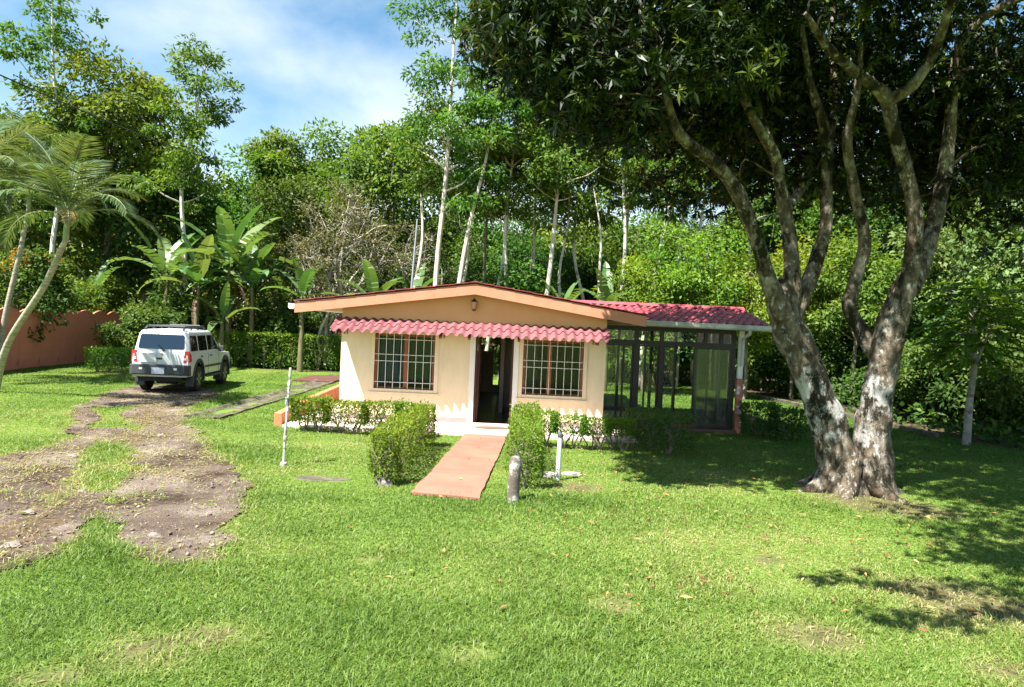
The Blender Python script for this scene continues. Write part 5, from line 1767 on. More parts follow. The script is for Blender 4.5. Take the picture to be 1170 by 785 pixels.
slender_tree('forked_tree', 'forked pale trunked tree with a wide light green crown left of the mango tree', loc, (0.5, 0, h), fl, pb, 117, 0.15, 15, 0.7, 2.7, 230, 0.23, BG, 0.2, 0.95)
loc, h = at(636, 30.5, 190)
slender_tree('slender_tree', 'thin pale tree close beside the forked trunk', loc, (0.1, 0, h), fl, pb, 118, 0.1, 8, 0.7, 1.3, 170, 0.22, BG, 0.2, 0.8)
loc, h = at(682, 29.5, 212)
slender_tree('bare_trunk', 'leaning bare pale trunk without any crown behind the porch roof', loc, (-0.55, 0, h), fl, pb, 119, 0.11, 0, group=BG)
loc, h = at(706, 30.5, 110)
slender_tree('slender_tree', 'slim pale tree above the left end of the porch roof', loc, (-0.3, 0, h), fl, pb, 120, 0.12, 14, 0.66, 2.2, 200, 0.22, BG, 0.2, 0.95)
loc, h = at(728, 30, 130)
slender_tree('forked_tree', 'strongly leaning pale trunked tree above the banana leaf by the porch', loc, (1.5, 0, h), fl, pb, 121, 0.15, 14, 0.68, 2.2, 200, 0.22, BG, 0.1, 0.9)
loc, h = at(772, 31, 110)
slender_tree('slender_tree', 'thin pale tree behind the yellow green shrubs, left one of two', loc, (0.1, 0, h), fl, pb, 122, 0.11, 14, 0.66, 2.3, 200, 0.23, BG, 0.3, 1.0)
loc, h = at(792, 32, 110)
slender_tree('slender_tree', 'thin pale tree behind the yellow green shrubs, right one of two', loc, (-0.2, 0, h), fl, pb, 123, 0.11, 14, 0.66, 2.3, 200, 0.23, BG, 0.3, 1.0)
for px, Y, yt, dx, sd, lab in ((552, 31.5, 165, 0.9, 141, 'slim pale tree leaning right between the leaning trunk and the straight thin one'), (600, 32, 140, 0.3, 142, 'slim pale tree just left of the forked pale trunk'),
                               (662, 32, 150, -0.4, 143, 'slim pale tree just left of the bare leaning trunk'), (693, 33, 150, 0.5, 144, 'slim pale tree just right of the bare leaning trunk'),
                               (752, 32.5, 150, 0.7, 145, 'slim pale tree over the middle of the porch roof ridge'), (838, 33, 150, 0.3, 146, 'slim pale tree behind the yellow green shrubs beside the left mango limb'),
                               (462, 32, 120, 0.5, 147, 'slim pale tree close to the left of the tallest straight trunk'), (525, 33.5, 140, -0.3, 148, 'slim pale tree rising between the tallest trunk and the leaning one')):
    loc, h = at(px, Y, yt)
    slender_tree('slender_tree', lab, loc, (dx, 0, h), fl, pb, sd, 0.11, 13, 0.66, 2.1, 190, 0.22, BG, 0.35, 0.95)
# --- fuller trees in the mid distance
MID = [(520, 44, 225, 3.6, 4.4, fl, 'mid green tree far behind the leaning pale trunk'), (590, 45, 222, 3.8, 4.6, dl_, 'dark green tree far behind the straight thin pale tree'),
       (655, 44, 240, 3.4, 4.0, fl, 'mid green tree far behind the forked pale trunk'), (740, 45, 225, 4.0, 4.6, fl, 'full green tree far behind the strongly leaning trunk'),
       (820, 42, 225, 3.6, 4.2, dl_, 'dark tree far behind the yellow green shrubs'), (880, 40, 190, 3.6, 4.2, fl, 'green tree seen between the left limbs of the mango tree'),
       (955, 38, 205, 3.4, 4.2, fl, 'green tree seen between the two mango trunks'), (1020, 36, 195, 3.4, 4.2, dl_, 'dark green tree seen just behind the right mango trunk'),
       (1085, 34, 215, 3.2, 4.0, fl, 'green tree beyond the feathery young tree'), (1165, 32, 170, 3.4, 4.6, fl, 'tall green tree at the right edge of the picture')]
for k, (px, Y, yt, rx, rz_, m_, lab) in enumerate(MID):
    loc, h = at(px, Y, yt)
    broad_tree('forest_tree', lab, 'tree', loc, h, rx, rz_, h - rz_, m_, bb, 130 + k, 0.24, 46, (230, 330, 150)[k % 3], (0.28, 0.22, 0.38)[k % 3], rx * 0.36, group=BG, rz=k * 0.7)
# --- understorey shrubs
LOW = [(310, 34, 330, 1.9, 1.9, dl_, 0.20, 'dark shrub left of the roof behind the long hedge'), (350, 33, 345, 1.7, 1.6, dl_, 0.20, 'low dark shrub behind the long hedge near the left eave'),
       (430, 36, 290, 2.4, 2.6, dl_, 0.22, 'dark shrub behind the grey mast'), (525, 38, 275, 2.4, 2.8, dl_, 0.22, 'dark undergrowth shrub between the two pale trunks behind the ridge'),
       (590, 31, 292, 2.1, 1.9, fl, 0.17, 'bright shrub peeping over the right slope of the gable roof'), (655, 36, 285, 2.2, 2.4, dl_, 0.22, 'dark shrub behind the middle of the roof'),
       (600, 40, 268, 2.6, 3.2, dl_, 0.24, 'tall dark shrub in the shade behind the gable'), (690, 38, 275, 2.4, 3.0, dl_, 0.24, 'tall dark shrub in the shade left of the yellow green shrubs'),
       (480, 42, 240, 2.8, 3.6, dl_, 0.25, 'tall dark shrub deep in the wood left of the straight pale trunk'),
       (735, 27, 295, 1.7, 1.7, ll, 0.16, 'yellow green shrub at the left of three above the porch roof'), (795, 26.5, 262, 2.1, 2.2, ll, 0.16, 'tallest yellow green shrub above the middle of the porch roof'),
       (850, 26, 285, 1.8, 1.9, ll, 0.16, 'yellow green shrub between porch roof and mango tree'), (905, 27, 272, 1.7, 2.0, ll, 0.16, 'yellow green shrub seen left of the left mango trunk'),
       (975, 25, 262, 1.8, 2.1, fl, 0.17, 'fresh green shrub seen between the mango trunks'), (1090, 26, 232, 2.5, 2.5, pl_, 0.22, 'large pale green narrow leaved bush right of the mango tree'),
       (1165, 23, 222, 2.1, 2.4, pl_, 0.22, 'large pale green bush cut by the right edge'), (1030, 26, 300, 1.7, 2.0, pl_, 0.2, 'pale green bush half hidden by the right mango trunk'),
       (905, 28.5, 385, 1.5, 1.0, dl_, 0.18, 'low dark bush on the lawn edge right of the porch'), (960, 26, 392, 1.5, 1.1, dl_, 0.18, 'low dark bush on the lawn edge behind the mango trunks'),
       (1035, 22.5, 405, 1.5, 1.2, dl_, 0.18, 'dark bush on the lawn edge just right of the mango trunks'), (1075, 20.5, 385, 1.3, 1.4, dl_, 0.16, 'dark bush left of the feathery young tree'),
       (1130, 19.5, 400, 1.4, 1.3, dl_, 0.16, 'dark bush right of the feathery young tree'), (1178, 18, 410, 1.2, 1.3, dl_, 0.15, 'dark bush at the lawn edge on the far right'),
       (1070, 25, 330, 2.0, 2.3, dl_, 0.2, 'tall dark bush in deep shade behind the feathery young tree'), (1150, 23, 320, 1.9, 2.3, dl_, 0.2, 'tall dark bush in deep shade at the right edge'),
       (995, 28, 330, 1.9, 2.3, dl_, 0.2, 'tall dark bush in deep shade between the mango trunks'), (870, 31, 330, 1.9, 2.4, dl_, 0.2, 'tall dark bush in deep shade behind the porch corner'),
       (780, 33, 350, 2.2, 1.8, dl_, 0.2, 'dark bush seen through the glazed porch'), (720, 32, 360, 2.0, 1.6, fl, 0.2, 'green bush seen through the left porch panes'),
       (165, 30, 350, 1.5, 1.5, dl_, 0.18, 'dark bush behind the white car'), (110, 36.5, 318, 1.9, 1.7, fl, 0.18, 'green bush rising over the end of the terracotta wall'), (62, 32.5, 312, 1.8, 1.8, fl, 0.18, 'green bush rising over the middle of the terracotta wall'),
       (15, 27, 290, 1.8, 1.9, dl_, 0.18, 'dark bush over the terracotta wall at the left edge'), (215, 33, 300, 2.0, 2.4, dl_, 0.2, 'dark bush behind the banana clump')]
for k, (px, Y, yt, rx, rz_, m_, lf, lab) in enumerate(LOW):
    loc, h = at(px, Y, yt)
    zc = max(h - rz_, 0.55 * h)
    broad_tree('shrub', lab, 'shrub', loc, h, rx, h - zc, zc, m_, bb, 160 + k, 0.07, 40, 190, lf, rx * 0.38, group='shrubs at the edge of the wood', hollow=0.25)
    # skirt of foliage down to the ground for the lowest ones


# --- far wood seen through the gaps: one mass
def far_wood():
    g = np.random.default_rng(77)
    n = 60000
    Y = g.uniform(50, 62, n)
    X = g.uniform(-0.95, 1.0, n) * Y
    topz = 9.5 + 1.6 * wave_noise(X, Y, 0.35, 1) + 1.2 * wave_noise(X, Y, 0.9, 2)
    topz = np.where(X < -14, topz + 1.5, topz)
    Z = topz * g.random(n) ** 0.8
    P = np.stack([X, Y, Z], 1)
    D = unit(g.normal(size=(n, 3)) + np.array([0, -0.3, -0.2]))
    Nn = unit(g.normal(size=(n, 3)) * 0.7 + np.array([0, -0.5, 0.7]))
    patch = 0.5 + 0.5 * wave_noise(X + Y, Z * 2, 0.8, 3)
    o = leaf_mesh('far_wood', M['forestleaf'], None, P, D, Nn, g.uniform(0.5, 0.9, n), g.uniform(0.3, 0.5, n), np.clip(0.55 * patch + 0.4 * g.random(n), 0, 1))
    tag(o, 'distant green wood filling the gaps between the nearer trees', 'wood', kind='stuff')


far_wood()


# --- ground cover of low weeds and shrubby growth at the edge of the wood
def undergrowth():
    g = np.random.default_rng(78)
    n = 42000
    t = g.random(n)
    X = g.uniform(-28, 22, n)
    E = np.interp(X, EX, EY)
    Y = E + 0.3 + g.random(n) ** 1.3 * 16
    X = X * (Y / 26.0)
    E = np.interp(X, EX, EY)
    ok = Y > E + 0.2
    hmax = 0.25 + 0.9 * np.clip((Y - E) / 4, 0, 1) * (0.6 + 0.5 * wave_noise(X, Y, 0.8, 1)) + 0.2 * wave_noise(X, Y, 2.2, 2)
    Z = np.clip(hmax, 0.05, 3) * g.random(n)
    ok &= ~((X > -14.6) & (X < -6.5) & (Y < 29.5))
    P = np.stack([X, Y, Z], 1)[ok]
    k = len(P)
    D = unit(g.normal(size=(k, 3)) + np.array([0, -0.2, 0.3]))
    Nn = unit(g.normal(size=(k, 3)) * 0.6 + np.array([0, -0.2, 0.8]))
    o = leaf_mesh('undergrowth', M['darkleaf'], None, P, D, Nn, g.uniform(0.12, 0.30, k), g.uniform(0.07, 0.16, k), g.random(k))
    tag(o, 'low tangled leafy undergrowth covering the floor of the wood', 'undergrowth', kind='stuff')


undergrowth()


# ------------------------------------------------------------------ banana plants
def banana_leaf(mb_v, mb_f, rnds, rg, base, az, pitch, ln_, wd_, curl, torn=0.3):
    """arched blade with a folded midrib and torn edges; appended to arrays"""
    n = 12
    p = Vector(base)
    pit = pitch
    step = ln_ / n
    side = Vector((-math.sin(az), math.cos(az), 0))
    hue = rg.random()
    rows = []
    for i in range(n + 1):
        t = i / n
        d = Vector((math.cos(az) * math.cos(pit), math.sin(az) * math.cos(pit), math.sin(pit)))
        up = side.cross(d)
        if up.z < 0: up = -up
        rows.append((p.copy(), up.copy(), t))
        p = p + d * step
        pit -= curl / n * (0.4 + 1.2 * t)
    for sgn in (-1, 1):
        for i in range(n):
            (p0, u0, t0), (p1, u1, t1) = rows[i], rows[i + 1]
            if t0 < 0.14: 
                w0 = w1 = 0.03
            else:
                f_ = lambda t: max(0.02, math.sin(math.pi * min(1, (t - 0.10) / 0.90) ** 0.8) ** 0.6)
                w0, w1 = wd_ * f_(t0), wd_ * f_(t1)
            tear = (rg.random() < torn)
            dz = rg.uniform(-0.15, 0.12) * wd_ if tear else 0
            a = p0
            b_ = p1 - (p1 - p0) * (0.22 if tear else 0)
            c = p1 - (p1 - p0) * (0.30 if tear else 0) + side * sgn * w1 * 0.95 + u1 * (w1 * 0.32 + dz)
            d_ = p0 + side * sgn * w0 + u0 * (w0 * 0.32 + dz)
            k = len(mb_v)
            mb_v.extend([a, b_, c, d_])
            mb_f.append((k, k + 1, k + 2, k + 3))
            rnds.append(min(1, max(0, hue * 0.7 + rg.random() * 0.25)))


def banana(label, loc, h, ln_, nleaf, seed, group, dead=2, stems=1, wd_=0.30, open_=0.0):
    rg = random.Random(seed)
    root = empty('banana_plant', loc, 0, label, 'banana plant', group)
    mb = MB()
    hs = h
    mb.tube([(0, 0, -0.1), (rg.uniform(-.05, .05), 0, hs * 0.5), (rg.uniform(-.1, .1), 0, hs)], [0.14, 0.11, 0.06], 10)
    mb.build('pseudostem', M['stem'], root, smooth=True)
    a0 = rg.random() * 6.28
    for i in range(nleaf):
        v, f_, r_ = [], [], []
        t = i / max(1, nleaf - 1)
        pitch = R(82 - 50 * t - rg.uniform(0, 14)) - open_
        curl = R(25 + 70 * t + rg.uniform(-10, 20))
        banana_leaf(v, f_, r_, rg, (0, 0, hs - 0.15 * t), a0 + i * 2.4, pitch, ln_ * rg.uniform(0.8, 1.08), wd_ * rg.uniform(0.85, 1.1), curl, 0.25 + 0.45 * t)
        raw_mesh('leaf', np.array([tuple(q) for q in v]), np.array(f_), M['bananaleaf'], root, np.array(r_))
    for i in range(dead):
        v, f_, r_ = [], [], []
        banana_leaf(v, f_, r_, rg, (0, 0, hs - 0.3), rg.random() * 6.28, R(-35), ln_ * 0.6, 0.09, R(60), 0.8)
        raw_mesh('leaf', np.array([tuple(q) for q in v]), np.array(f_), M['deadbanana'], root, np.array(r_))['label'] = 'withered brown hanging leaf'
    return root


BN = 'banana plants at the edge of the wood'
BANS = [(258, 31, 4.4, 3.6, 10, 'tallest banana plant, standing in the middle of the clump behind the car'), (222, 30.6, 3.5, 3.0, 9, 'banana plant on the left side of the clump behind the car'),
        (284, 31.4, 3.6, 3.0, 9, 'banana plant on the right side of the clump behind the car'), (186, 31.5, 3.9, 3.2, 9, 'banana plant standing left of the clump with spreading leaves'),
        (252, 30.0, 2.0, 1.9, 6, 'lower banana plant at the front of the clump behind the car'), (192, 29.3, 0.9, 1.1, 6, 'small young banana plant directly behind the white car'),
        (104, 35.0, 3.0, 2.3, 8, 'banana plant rising over the right end of the terracotta wall'), (342, 30.0, 3.2, 2.2, 8, 'banana plant just left of the roof corner'),
        (424, 28.5, 3.0, 2.3, 8, 'bright banana plant peeping over the left slope of the roof'), (468, 31, 3.1, 2.2, 7, 'banana plant with withered leaf beside the grey mast'),
        (690, 27.0, 3.1, 2.1, 7, 'banana plant over the left end of the porch roof'), (640, 29.5, 3.0, 2.1, 6, 'banana plant peeping over the right slope of the gable'),
        (745, 30.5, 4.2, 2.0, 5, 'banana plant above the yellow green shrubs')]
for k, (px, Y, h_, ln_, nl, lab) in enumerate(BANS):
    banana(lab, at(px, Y), h_, ln_, nl, 300 + k, BN, dead=6 if k in (0, 1, 2) else (3 if k == 9 else 0), wd_=0.115 * ln_)


# ------------------------------------------------------------------ palms
def frond_arrays(rg, base, az, pitch, ln_, leaflet, curl, n=56):
    pts = []
    p = Vector(base)
    pit = pitch
    m_ = 16
    for i in range(m_ + 1):
        pts.append(p.copy())
        d = Vector((math.cos(az) * math.cos(pit), math.sin(az) * math.cos(pit), math.sin(pit)))
        p = p + d * ln_ / m_
        pit -= curl / m_ * (0.3 + 1.4 * i / m_)
    side = Vector((-math.sin(az), math.cos(az), 0))
    P, D, Nn, Ln, Wd, rn = [], [], [], [], [], []
    for i in range(n):
        t = 0.14 + 0.86 * i / (n - 1)
        u = t * m_
        k = min(int(u), m_ - 1)
        q = pts[k].lerp(pts[k + 1], u - k)
        d = (pts[k + 1] - pts[k]).normalized()
        up = side.cross(d)
        if up.z < 0: up = -up
        for sg in (-1, 1):
            dd = side * sg * 0.85 + d * (0.55 + 0.4 * t) + up * 0.30 + Vector((rg.uniform(-.1, .1), rg.uniform(-.1, .1), -0.35 + rg.uniform(-.12, .08)))
            P.append(q); D.append(dd); Nn.append(up + Vector((0, 0, 0.3)))
            Ln.append(leaflet * (0.55 + 0.6 * math.sin(math.pi * min(1, t * 0.95 + 0.02))) * rg.uniform(0.85, 1.1))
            Wd.append(leaflet * 0.075)
            rn.append(rg.random())
    return pts, P, D, Nn, Ln, Wd, rn


def palm(label, base, crown, seed, nf=11, fl_=2.4, r0=0.10, dead=1, group='palms by the terracotta wall'):
    rg = random.Random(seed)
    base, crown = Vector(base), Vector(crown)
    root = empty('palm_tree', base, 0, label, 'palm', group)
    off = crown - base
    P, rr = smooth_path([(0, 0, -0.1), off * 0.33 + Vector((-0.08 * off.x, 0, 0)), off * 0.7, off * 0.93, off], [r0 * 1.2, r0, r0 * 0.9, r0 * 0.85, r0 * 0.55], 6)
    MB().tube(P, rr, 12).build('trunk', M['palmtrunk'], root, smooth=True)
    top = off
    MB().tube([top - off.normalized() * 0.05, top + Vector((0, 0, 0.35)), top + Vector((0.02, 0, 0.75))], [r0 * 0.85, r0 * 0.75, 0.03], 10).build('crownshaft', M['paleshaft'], root, smooth=True)
    top = top + Vector((0, 0, 0.55))
    a0 = rg.random() * 6.28
    for i in range(nf + dead):
        isd = i >= nf
        t = i / max(1, nf - 1)
        pitch = R(80 - 62 * min(t, 1.0)) if not isd else R(12)
        curl = R(55 + 55 * min(t, 1)) if not isd else R(70)
        pts, P_, D_, N_, L_, W_, r_ = frond_arrays(rg, top, a0 + i * 2.39996, pitch + rg.uniform(-.1, .1), fl_ * rg.uniform(0.85, 1.08) * (0.6 if isd else 1), 0.62 * fl_ / 2.4 * (0.5 if isd else 1), curl)
        fo = leaf_mesh('frond', M['deadpalm'] if isd else M['palmleaf'], root, np.array([tuple(q) for q in P_]), np.array([tuple(q) for q in D_]), np.array([tuple(q) for q in N_]), np.array(L_), np.array(W_), np.array(r_))
        if isd: fo['label'] = 'dead yellow brown hanging frond'
        MB().tube(pts, list(np.linspace(0.022, 0.006, len(pts))), 5).build('rachis', M['paleshaft'] if not isd else M['twig'], fo, smooth=True)
    return root


M['paleshaft'] = mat('pale_green_palm_shaft', (0.26, 0.30, 0.15), (0.17, 0.21, 0.09), rough=0.6, scale=4, stretch=(3, 3, 0.4))
b = gp(-6, 447)
palm('palm with leaning pale ringed trunk and drooping fronds before the terracotta wall', b, pt(76, 272, b.y - 1.7), 401, 14, 2.2, 0.085, dead=1)
b = gp(-4, 425)
palm('taller palm with upright trunk at the left edge behind the leaning palm', b, pt(33, 236, b.y), 402, 14, 2.7, 0.085, dead=1)
b = gp(-40, 436)
palm('palm mostly outside the left edge with fronds reaching in', b, pt(-30, 232, b.y), 403, 12, 2.6, 0.09, dead=0)

q = at(32, 27.5)
g_ = broad_tree('flowering_shrub', 'orange yellow flowering shrub spilling over the top of the terracotta wall', 'shrub', (q[0], 27.6, 0), 4.0, 1.3, 0.6, 3.75, M['flower'], bb, 410, 0.06, 20, 150, 0.13, 0.45, group='shrubs at the edge of the wood')

# ------------------------------------------------------------------ feathery young tree on the right
b = gp(1104, 508)
slender = empty('feathery_tree', b, 0, 'young feathery leaved tree with white painted trunk at the right lawn edge', 'tree')
rg = random.Random(420)
g = np.random.default_rng(420)
mb = MB()
P, rr = smooth_path([(0, 0, -0.1), (0.02, 0, 1.0), (0.08, 0, 1.9), (0.0, 0, 2.8), (0.1, 0, 3.5)], [0.10, 0.078, 0.066, 0.045, 0.018], 5)
mb.tube(P, rr, 10)
P2, r2 = smooth_path([(0.05, 0, 1.3), (0.22, 0.1, 2.0), (0.55, 0.1, 2.9)], [0.05, 0.038, 0.016], 4)
mb.tube(P2, r2, 8)
LP, LD, LN, LL, LW, LR = [], [], [], [], [], []
tipsrc = [p for p in P[9:]] + [p for p in P2[4:]]
for i in range(230):
    a = rg.random() * 6.28
    src = tipsrc[rg.randrange(len(tipsrc))]
    e = src + Vector((math.cos(a), math.sin(a), 0)) * rg.uniform(0.15, 0.85) + Vector((0, 0, rg.uniform(-0.1, 0.45)))
    if i % 4 == 0: mb.tube([src, src.lerp(e, 0.5) + Vector((0, 0, 0.06)), e], [0.016, 0.012, 0.006], 5)
    pts, p_, d_, n_, l_, w_, r_ = frond_arrays(rg, e, a + rg.uniform(-.6, .6), R(rg.uniform(-10, 40)), rg.uniform(0.45, 0.8), 0.17, R(60), 16)
    LP += p_; LD += d_; LN += n_; LL += l_; LW += [0.045] * len(w_); LR += r_
mb.build('trunk', M['greytrunk'], slender, smooth=True)
leaf_mesh('crown', M['feather'], slender, np.array([tuple(q) for q in LP]), np.array([tuple(q) for q in LD]), np.array([tuple(q) for q in LN]), np.array(LL), np.array(LW), np.array(LR))

# ------------------------------------------------------------------ the mango tree
TB = gp(968, 560)
mango = empty('mango_tree', (0, 0, 0), 0, 'large twin trunked mango tree with dark spreading crown and lichened bark', 'tree')
mango.location = TB
mb = MB()


def mp_(px, py, Y):
    return pt(px, py, Y) - TB


def mlimb(pts, rad, seg=16, sub=8):
    P, rr = smooth_path([mp_(*p) for p in pts], [r * 0.77 for r in rad], sub)
    mb.tube(P, rr, seg, cap=True, wob=0.22)
    return P


Y0 = TB.y
# left trunk and its limbs
mlimb([(962, 580, Y0), (959, 545, Y0), (950, 500, Y0), (936, 455, Y0), (918, 412, Y0 + .05), (901, 372, Y0 + .1), (893, 345, Y0 + .1), (900, 318, Y0 + .15)], [0.60, 0.43, 0.34, 0.32, 0.33, 0.32, 0.27, 0.12], 22)
tips = []
tips.append(mlimb([(896, 362, Y0), (880, 325, Y0 - .1), (868, 285, Y0 - .3), (845, 225, Y0 - .6), (815, 185, Y0 - .9), (778, 155, Y0 - 1.2), (762, 110, Y0 - 1.4), (748, 40, Y0 - 1.6)], [0.21, 0.17, 0.145, 0.125, 0.115, 0.095, 0.06, 0.03]))
tips.append(mlimb([(903, 350, Y0 + .1), (905, 310, Y0 + .1), (901, 265, Y0 + .2), (892, 215, Y0 + .2), (884, 175, Y0 + .1), (858, 130, Y0 - .2), (835, 75, Y0 - .5), (815, 10, Y0 - .8)], [0.20, 0.165, 0.14, 0.125, 0.11, 0.085, 0.06, 0.03]))
tips.append(mlimb([(884, 178, Y0 + .1), (868, 130, Y0 + .4), (860, 80, Y0 + .6), (850, 20, Y0 + .8)], [0.10, 0.075, 0.05, 0.03], 10))
tips.append(mlimb([(902, 372, Y0 + .1), (928, 312, Y0 + .3), (943, 260, Y0 + .4), (944, 205, Y0 + .5), (944, 155, Y0 + .5), (926, 95, Y0 + .3), (915, 20, Y0)], [0.20, 0.15, 0.125, 0.115, 0.11, 0.075, 0.04]))
tips.append(mlimb([(944, 165, Y0 + .5), (956, 110, Y0 + .8), (950, 50, Y0 + 1.1), (955, -20, Y0 + 1.4)], [0.10, 0.08, 0.055, 0.03], 10))
tips.append(mlimb([(895, 245, Y0 + .2), (922, 205, Y0 + .9), (938, 175, Y0 + 1.5), (960, 130, Y0 + 2.2)], [0.11, 0.095, 0.08, 0.04], 10))
# right trunk and its limbs
mlimb([(994, 580, Y0 + .1), (996, 545, Y0 + .1), (998, 490, Y0 + .1), (1004, 440, Y0 + .1), (1012, 400, Y0 + .1), (1024, 360, Y0 + .1), (1034, 330, Y0 + .1), (1040, 305, Y0 + .1)], [0.58, 0.42, 0.32, 0.30, 0.30, 0.27, 0.23, 0.12], 22)
tips.append(mlimb([(1012, 425, Y0 + .12), (985, 380, Y0 + .4), (970, 350, Y0 + .5), (978, 318, Y0 + .5), (988, 275, Y0 + .4), (978, 225, Y0 + .3), (968, 165, Y0 + .1), (978, 110, Y0 - .1), (985, 40, Y0 - .3)], [0.16, 0.15, 0.135, 0.125, 0.115, 0.11, 0.095, 0.07, 0.035]))
tips.append(mlimb([(1032, 345, Y0), (1042, 300, Y0 - .1), (1046, 255, Y0 - .2), (1038, 205, Y0 - .3), (1022, 150, Y0 - .5), (1012, 112, Y0 - .6), (985, 88, Y0 - .8), (950, 58, Y0 - 1.1), (920, 15, Y0 - 1.5)], [0.20, 0.165, 0.145, 0.13, 0.125, 0.12, 0.095, 0.075, 0.04]))
tips.append(mlimb([(1013, 116, Y0 - .6), (1040, 100, Y0 - .8), (1062, 70, Y0 - 1.0), (1078, 30, Y0 - 1.3), (1092, -20, Y0 - 1.6)], [0.11, 0.10, 0.085, 0.07, 0.04], 12))
tips.append(mlimb([(1040, 330, Y0 + .2), (1058, 285, Y0 + .4), (1072, 235, Y0 + .6), (1082, 180, Y0 + .7), (1088, 110, Y0 + .7), (1100, 45, Y0 + .6), (1140, 10, Y0 + .4), (1200, -15, Y0 + .2)], [0.21, 0.17, 0.15, 0.135, 0.115, 0.10, 0.08, 0.05]))
tips.append(mlimb([(1092, 90, Y0 + .7), (1120, 75, Y0 + 1.3), (1160, 70, Y0 + 2.0), (1210, 60, Y0 + 2.8)], [0.09, 0.075, 0.055, 0.03], 10))
# flare of roots
for a in (0.2, 1.2, 2.4, 3.4, 4.3, 5.3):
    q = Vector((math.cos(a), math.sin(a) * 0.7, 0))
    P, rr = smooth_path([q * 0.20 + Vector((0.05, 0, 0.5)), q * 0.48 + Vector((0.05, 0, 0.12)), q * 0.80 + Vector((0.05, 0, -0.03)), q * 1.2 + Vector((0.05, 0, -0.12))], [0.20, 0.15, 0.08, 0.03], 6)
    mb.tube(P, rr, 14, cap=False, wob=0.12)

g = np.random.default_rng(500)
rg = random.Random(500)
C, RAD = [], []
cxm, cym = 5.2, 10.6


def hides_limbs(x, y, z):
    """the big limbs stand clear on the lawn side: no twigs in front of them"""
    u, v = x / y, (z - H) / y
    if u > 0.47: return y < 10.9 and v < 0.56
    if u > 0.19: return y < 11.0 and v < 0.36 + 0.12 * (u > 0.34)
    return False


tries = 0
while len(C) < 1900 and tries < 60000:
    tries += 1
    a = rg.random() * 6.2832
    rr_ = math.sqrt(rg.random())
    edge = 6.3 + 0.7 * math.sin(3 * a + 1.3) + 0.45 * math.sin(7 * a)
    x = cxm + math.cos(a) * rr_ * edge
    y = cym + math.sin(a) * rr_ * edge * 0.92
    zt_ = 6.2 + 3.6 * math.sqrt(max(0, 1 - rr_ ** 2)) + 0.4 * mnoise.noise(Vector((x * .7, y * .7, 3)))
    zb_ = 5.0 + 0.45 * mnoise.noise(Vector((x * .6, y * .6, 0))) + 0.9 * (1 - rr_) 
    zb_ = max(zb_, 2.3 + ((0.29 if x < 4.2 else 0.20) + 0.11 * min(1, max(0, (0.08 - x / y) / 0.1))) * y)
    if zt_ < zb_: continue
    z = zb_ + (zt_ - zb_) * (rg.random() ** 0.9)
    if x < 3.2 and y < 8.5: continue
    # open side towards the lawn under the limbs
    if x > 3.6 and y < 10.3 and z < 6.3 + 0.3 * (10.3 - y): continue
    if x > 3.0 and x < 9 and 10.3 <= y < 11.6 and z < 6.0: continue
    if mnoise.noise(Vector((x * 0.8, y * 0.8, z * 0.8 + 9))) < -0.33: continue
    if hides_limbs(x, y, z): continue
    C.append((x, y, z)); RAD.append(rg.uniform(0.38, 0.66))
for i in range(420):
    x = rg.uniform(-0.6, 3.9); y = rg.uniform(8.5, 12.5)
    if (x - cxm) ** 2 + (y - cym) ** 2 > 35: continue
    z = 2.3 + (0.295 + 0.08 * min(1, max(0, (0.08 - x / y) / 0.1))) * y + rg.uniform(0.0, 1.1) + 0.5 * mnoise.noise(Vector((x, y, 0)))
    if hides_limbs(x, y, z): continue
    C.append((x, y, z)); RAD.append(rg.uniform(0.3, 0.5))
for i in range(620):                      # back of the crown, seen dark between the limbs
    x = rg.uniform(2.6, 11.0); y = rg.uniform(11.2, 15.5)
    if ((x - cxm - 0.6) / 6.6) ** 2 + ((y - cym) / 5.6) ** 2 > 1: continue
    z = 2.3 + y * (0.20 + 0.05 * mnoise.noise(Vector((x * 0.9, y * 0.9, 4))) + rg.uniform(0.0, 0.26) - 0.02 * (x > 7.5))
    C.append((x, y, z)); RAD.append(rg.uniform(0.4, 0.62))
for i in range(640):                      # front of the crown, high over the lawn
    x = rg.uniform(2.6, 8.6); y = rg.uniform(4.9, 9.8)
    if x < 4.2 and y > 7.0: continue
    if x > 5.2 and y < 7.2: continue
    z = 2.3 + y * 0.60 + rg.uniform(0.0, 1.6)
    if mnoise.noise(Vector((x * 0.7, y * 0.7, 2))) < -0.32: continue
    C.append((x, y, z)); RAD.append(rg.uniform(0.38, 0.6))
# branch ends hanging out towards the lawn on the right
for k in range(9):
    t = k / 8
    C.append((0.95 + 2.3 * t, 4.6 - 0.25 * t, 5.2 + 0.25 * t)); RAD.append(0.24 + 0.24 * t)
    C.append((0.95 + 2.1 * t, 3.6 + 0.45 * t, 5.15 + 0.3 * t)); RAD.append(0.22 + 0.26 * t)
    if k > 3: C.append((1.2 + 2.1 * t, 5.15 + 0.2 * t, 5.5 + 0.3 * t)); RAD.append(0.3)
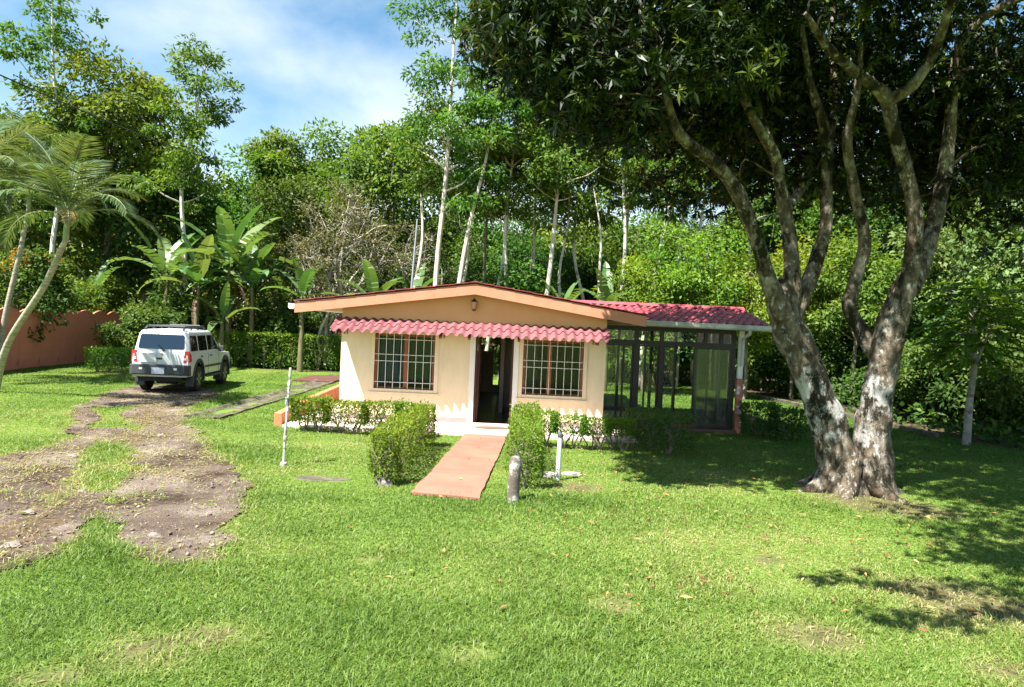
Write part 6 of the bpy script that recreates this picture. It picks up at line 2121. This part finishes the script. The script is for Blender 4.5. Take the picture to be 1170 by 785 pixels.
# leaf whorls: each clump is several twig ends with radiating drooping leaves
Cn = np.array(C) - np.array(TB)
Rn = np.array(RAD)
W_PER, L_PER = 8, 12
wi = np.repeat(np.arange(len(Cn)), W_PER)
off = unit(g.normal(size=(len(wi), 3))) * (g.random((len(wi), 1)) ** 0.5) * Rn[wi][:, None]
WC = Cn[wi] + off
wdir = unit(off + np.array([0, 0, 0.25]) + g.normal(size=off.shape) * 0.3)
li = np.repeat(np.arange(len(WC)), L_PER)
k = len(li)
ang = g.random(k) * 6.283
t1 = unit(np.cross(wdir, np.array([0.3, 0.2, 0.93])) + 1e-4)
t2 = np.cross(wdir, t1)
D = wdir[li] * g.uniform(-0.1, 0.7, k)[:, None] + t1[li] * np.cos(ang)[:, None] + t2[li] * np.sin(ang)[:, None] + np.array([0, 0, -1.0]) * g.uniform(0.15, 0.85, k)[:, None]
Nn = unit(wdir[li] * 0.8 + np.array([0, 0, 0.6]) + g.normal(size=(k, 3)) * 0.3)
whue = g.random(len(WC)) ** 3.0
rnd = np.clip(whue[li] * 0.75 + 0.3 * g.random(k), 0, 1)
leaf_mesh('crown', M['mangoleaf'], mango, WC[li], D, Nn, g.uniform(0.11, 0.20, k), g.uniform(0.032, 0.046, k), rnd)
# boughs carrying the clumps
allp = [q for t in tips for q in t[len(t) // 3:]]
A_ = np.array([tuple(q) for q in allp])
for i in range(0, len(C), 13):
    c = Cn[i]
    j = int(np.argsort(np.linalg.norm(A_ - c, axis=1) + 1.2 * np.maximum(A_[:, 2] - c[2], 0))[rg.randrange(5)])
    d = np.linalg.norm(A_[j] - c)
    if d > 3.0 or c[1] < -2.6: continue
    limb(mb, rg, A_[j], c, min(0.035, 0.012 + 0.006 * d), 0.005, 0.34, 5, 6, rg.uniform(-0.05, 0.16))
mb.build('trunk', M['mangobark'], mango, smooth=60)
SOLID.append((TB.x - 0.7, TB.x + 0.75, TB.y - 0.3, TB.y + 0.6))


# ------------------------------------------------------------------ fallen leaves and grass
def litter():
    g = np.random.default_rng(90)
    n = 480
    X = g.normal(2.9, 2.6, n)
    Y = g.uniform(5.5, 14, n)
    pxy = [(X, Y)]
    ok = (X > -2.2) & (X < 9) & (sdist(PATHPOLY, X, Y) < 0)
    X2 = g.uniform(-1.5, -0.1, 16); Y2 = g.uniform(9.8, 14.2, 16)
    in2 = sdist(PATHPOLY, X2, Y2) > 0.05
    X = np.concatenate([X[ok], X2[in2]]); Y = np.concatenate([Y[ok], Y2[in2]])
    Z = np.concatenate([np.full(ok.sum(), 0.045), np.full(in2.sum(), 0.042)])
    k = len(X)
    az = g.random(k) * 6.283
    D = np.stack([np.cos(az), np.sin(az), g.normal(size=k) * 0.15], 1)
    Nn = unit(np.stack([g.normal(size=k) * 0.35, g.normal(size=k) * 0.35, np.ones(k)], 1))
    o = leaf_mesh('leaf_litter', M['litter'], None, np.stack([X, Y, Z], 1), D, Nn, g.uniform(0.05, 0.12, k), g.uniform(0.016, 0.035, k), g.random(k) ** 1.5)
    tag(o, 'scattered brown and yellow fallen leaves on the lawn near the mango tree', 'fallen leaves', kind='stuff')


litter()


def gravel():
    g = np.random.default_rng(91)
    n = 16000
    X = g.uniform(-11.0, -2.3, n); Y = 6.2 + 13.0 * g.random(n) ** 1.3
    b = bare(X, Y)
    ok = (b > 0.45) & (sdist(DRIVE, X, Y) > 0.05) & (g.random(n) < 0.25 + 0.75 * np.clip(wave_noise(X, Y, 1.9, 4) + 0.3, 0, 1))
    X, Y = X[ok], Y[ok]
    k = len(X)
    s = 0.006 + 0.024 * g.random(k) ** 5
    o6 = np.array([(1, 0, 0), (0, 1, 0), (-1, 0, 0), (0, -1, 0), (0, 0, 0.7), (0, 0, -0.7)], float)
    V = o6[None] * s[:, None, None] * g.uniform(0.55, 1.35, (k, 6, 3))
    V += np.stack([X, Y, np.full(k, 0.02)], 1)[:, None]
    f8 = np.array([(0, 1, 4), (1, 2, 4), (2, 3, 4), (3, 0, 4), (1, 0, 5), (2, 1, 5), (3, 2, 5), (0, 3, 5)])
    F = (f8[None] + (np.arange(k) * 6)[:, None, None]).reshape(-1, 3)
    o = raw_mesh('gravel', V.reshape(-1, 3), F, M['pebble'], None, np.repeat(g.random(k), 8), 3)
    tag(o, 'loose gravel and pebbles strewn over the dirt driveway', 'gravel', kind='stuff')


gravel()
make_grass()
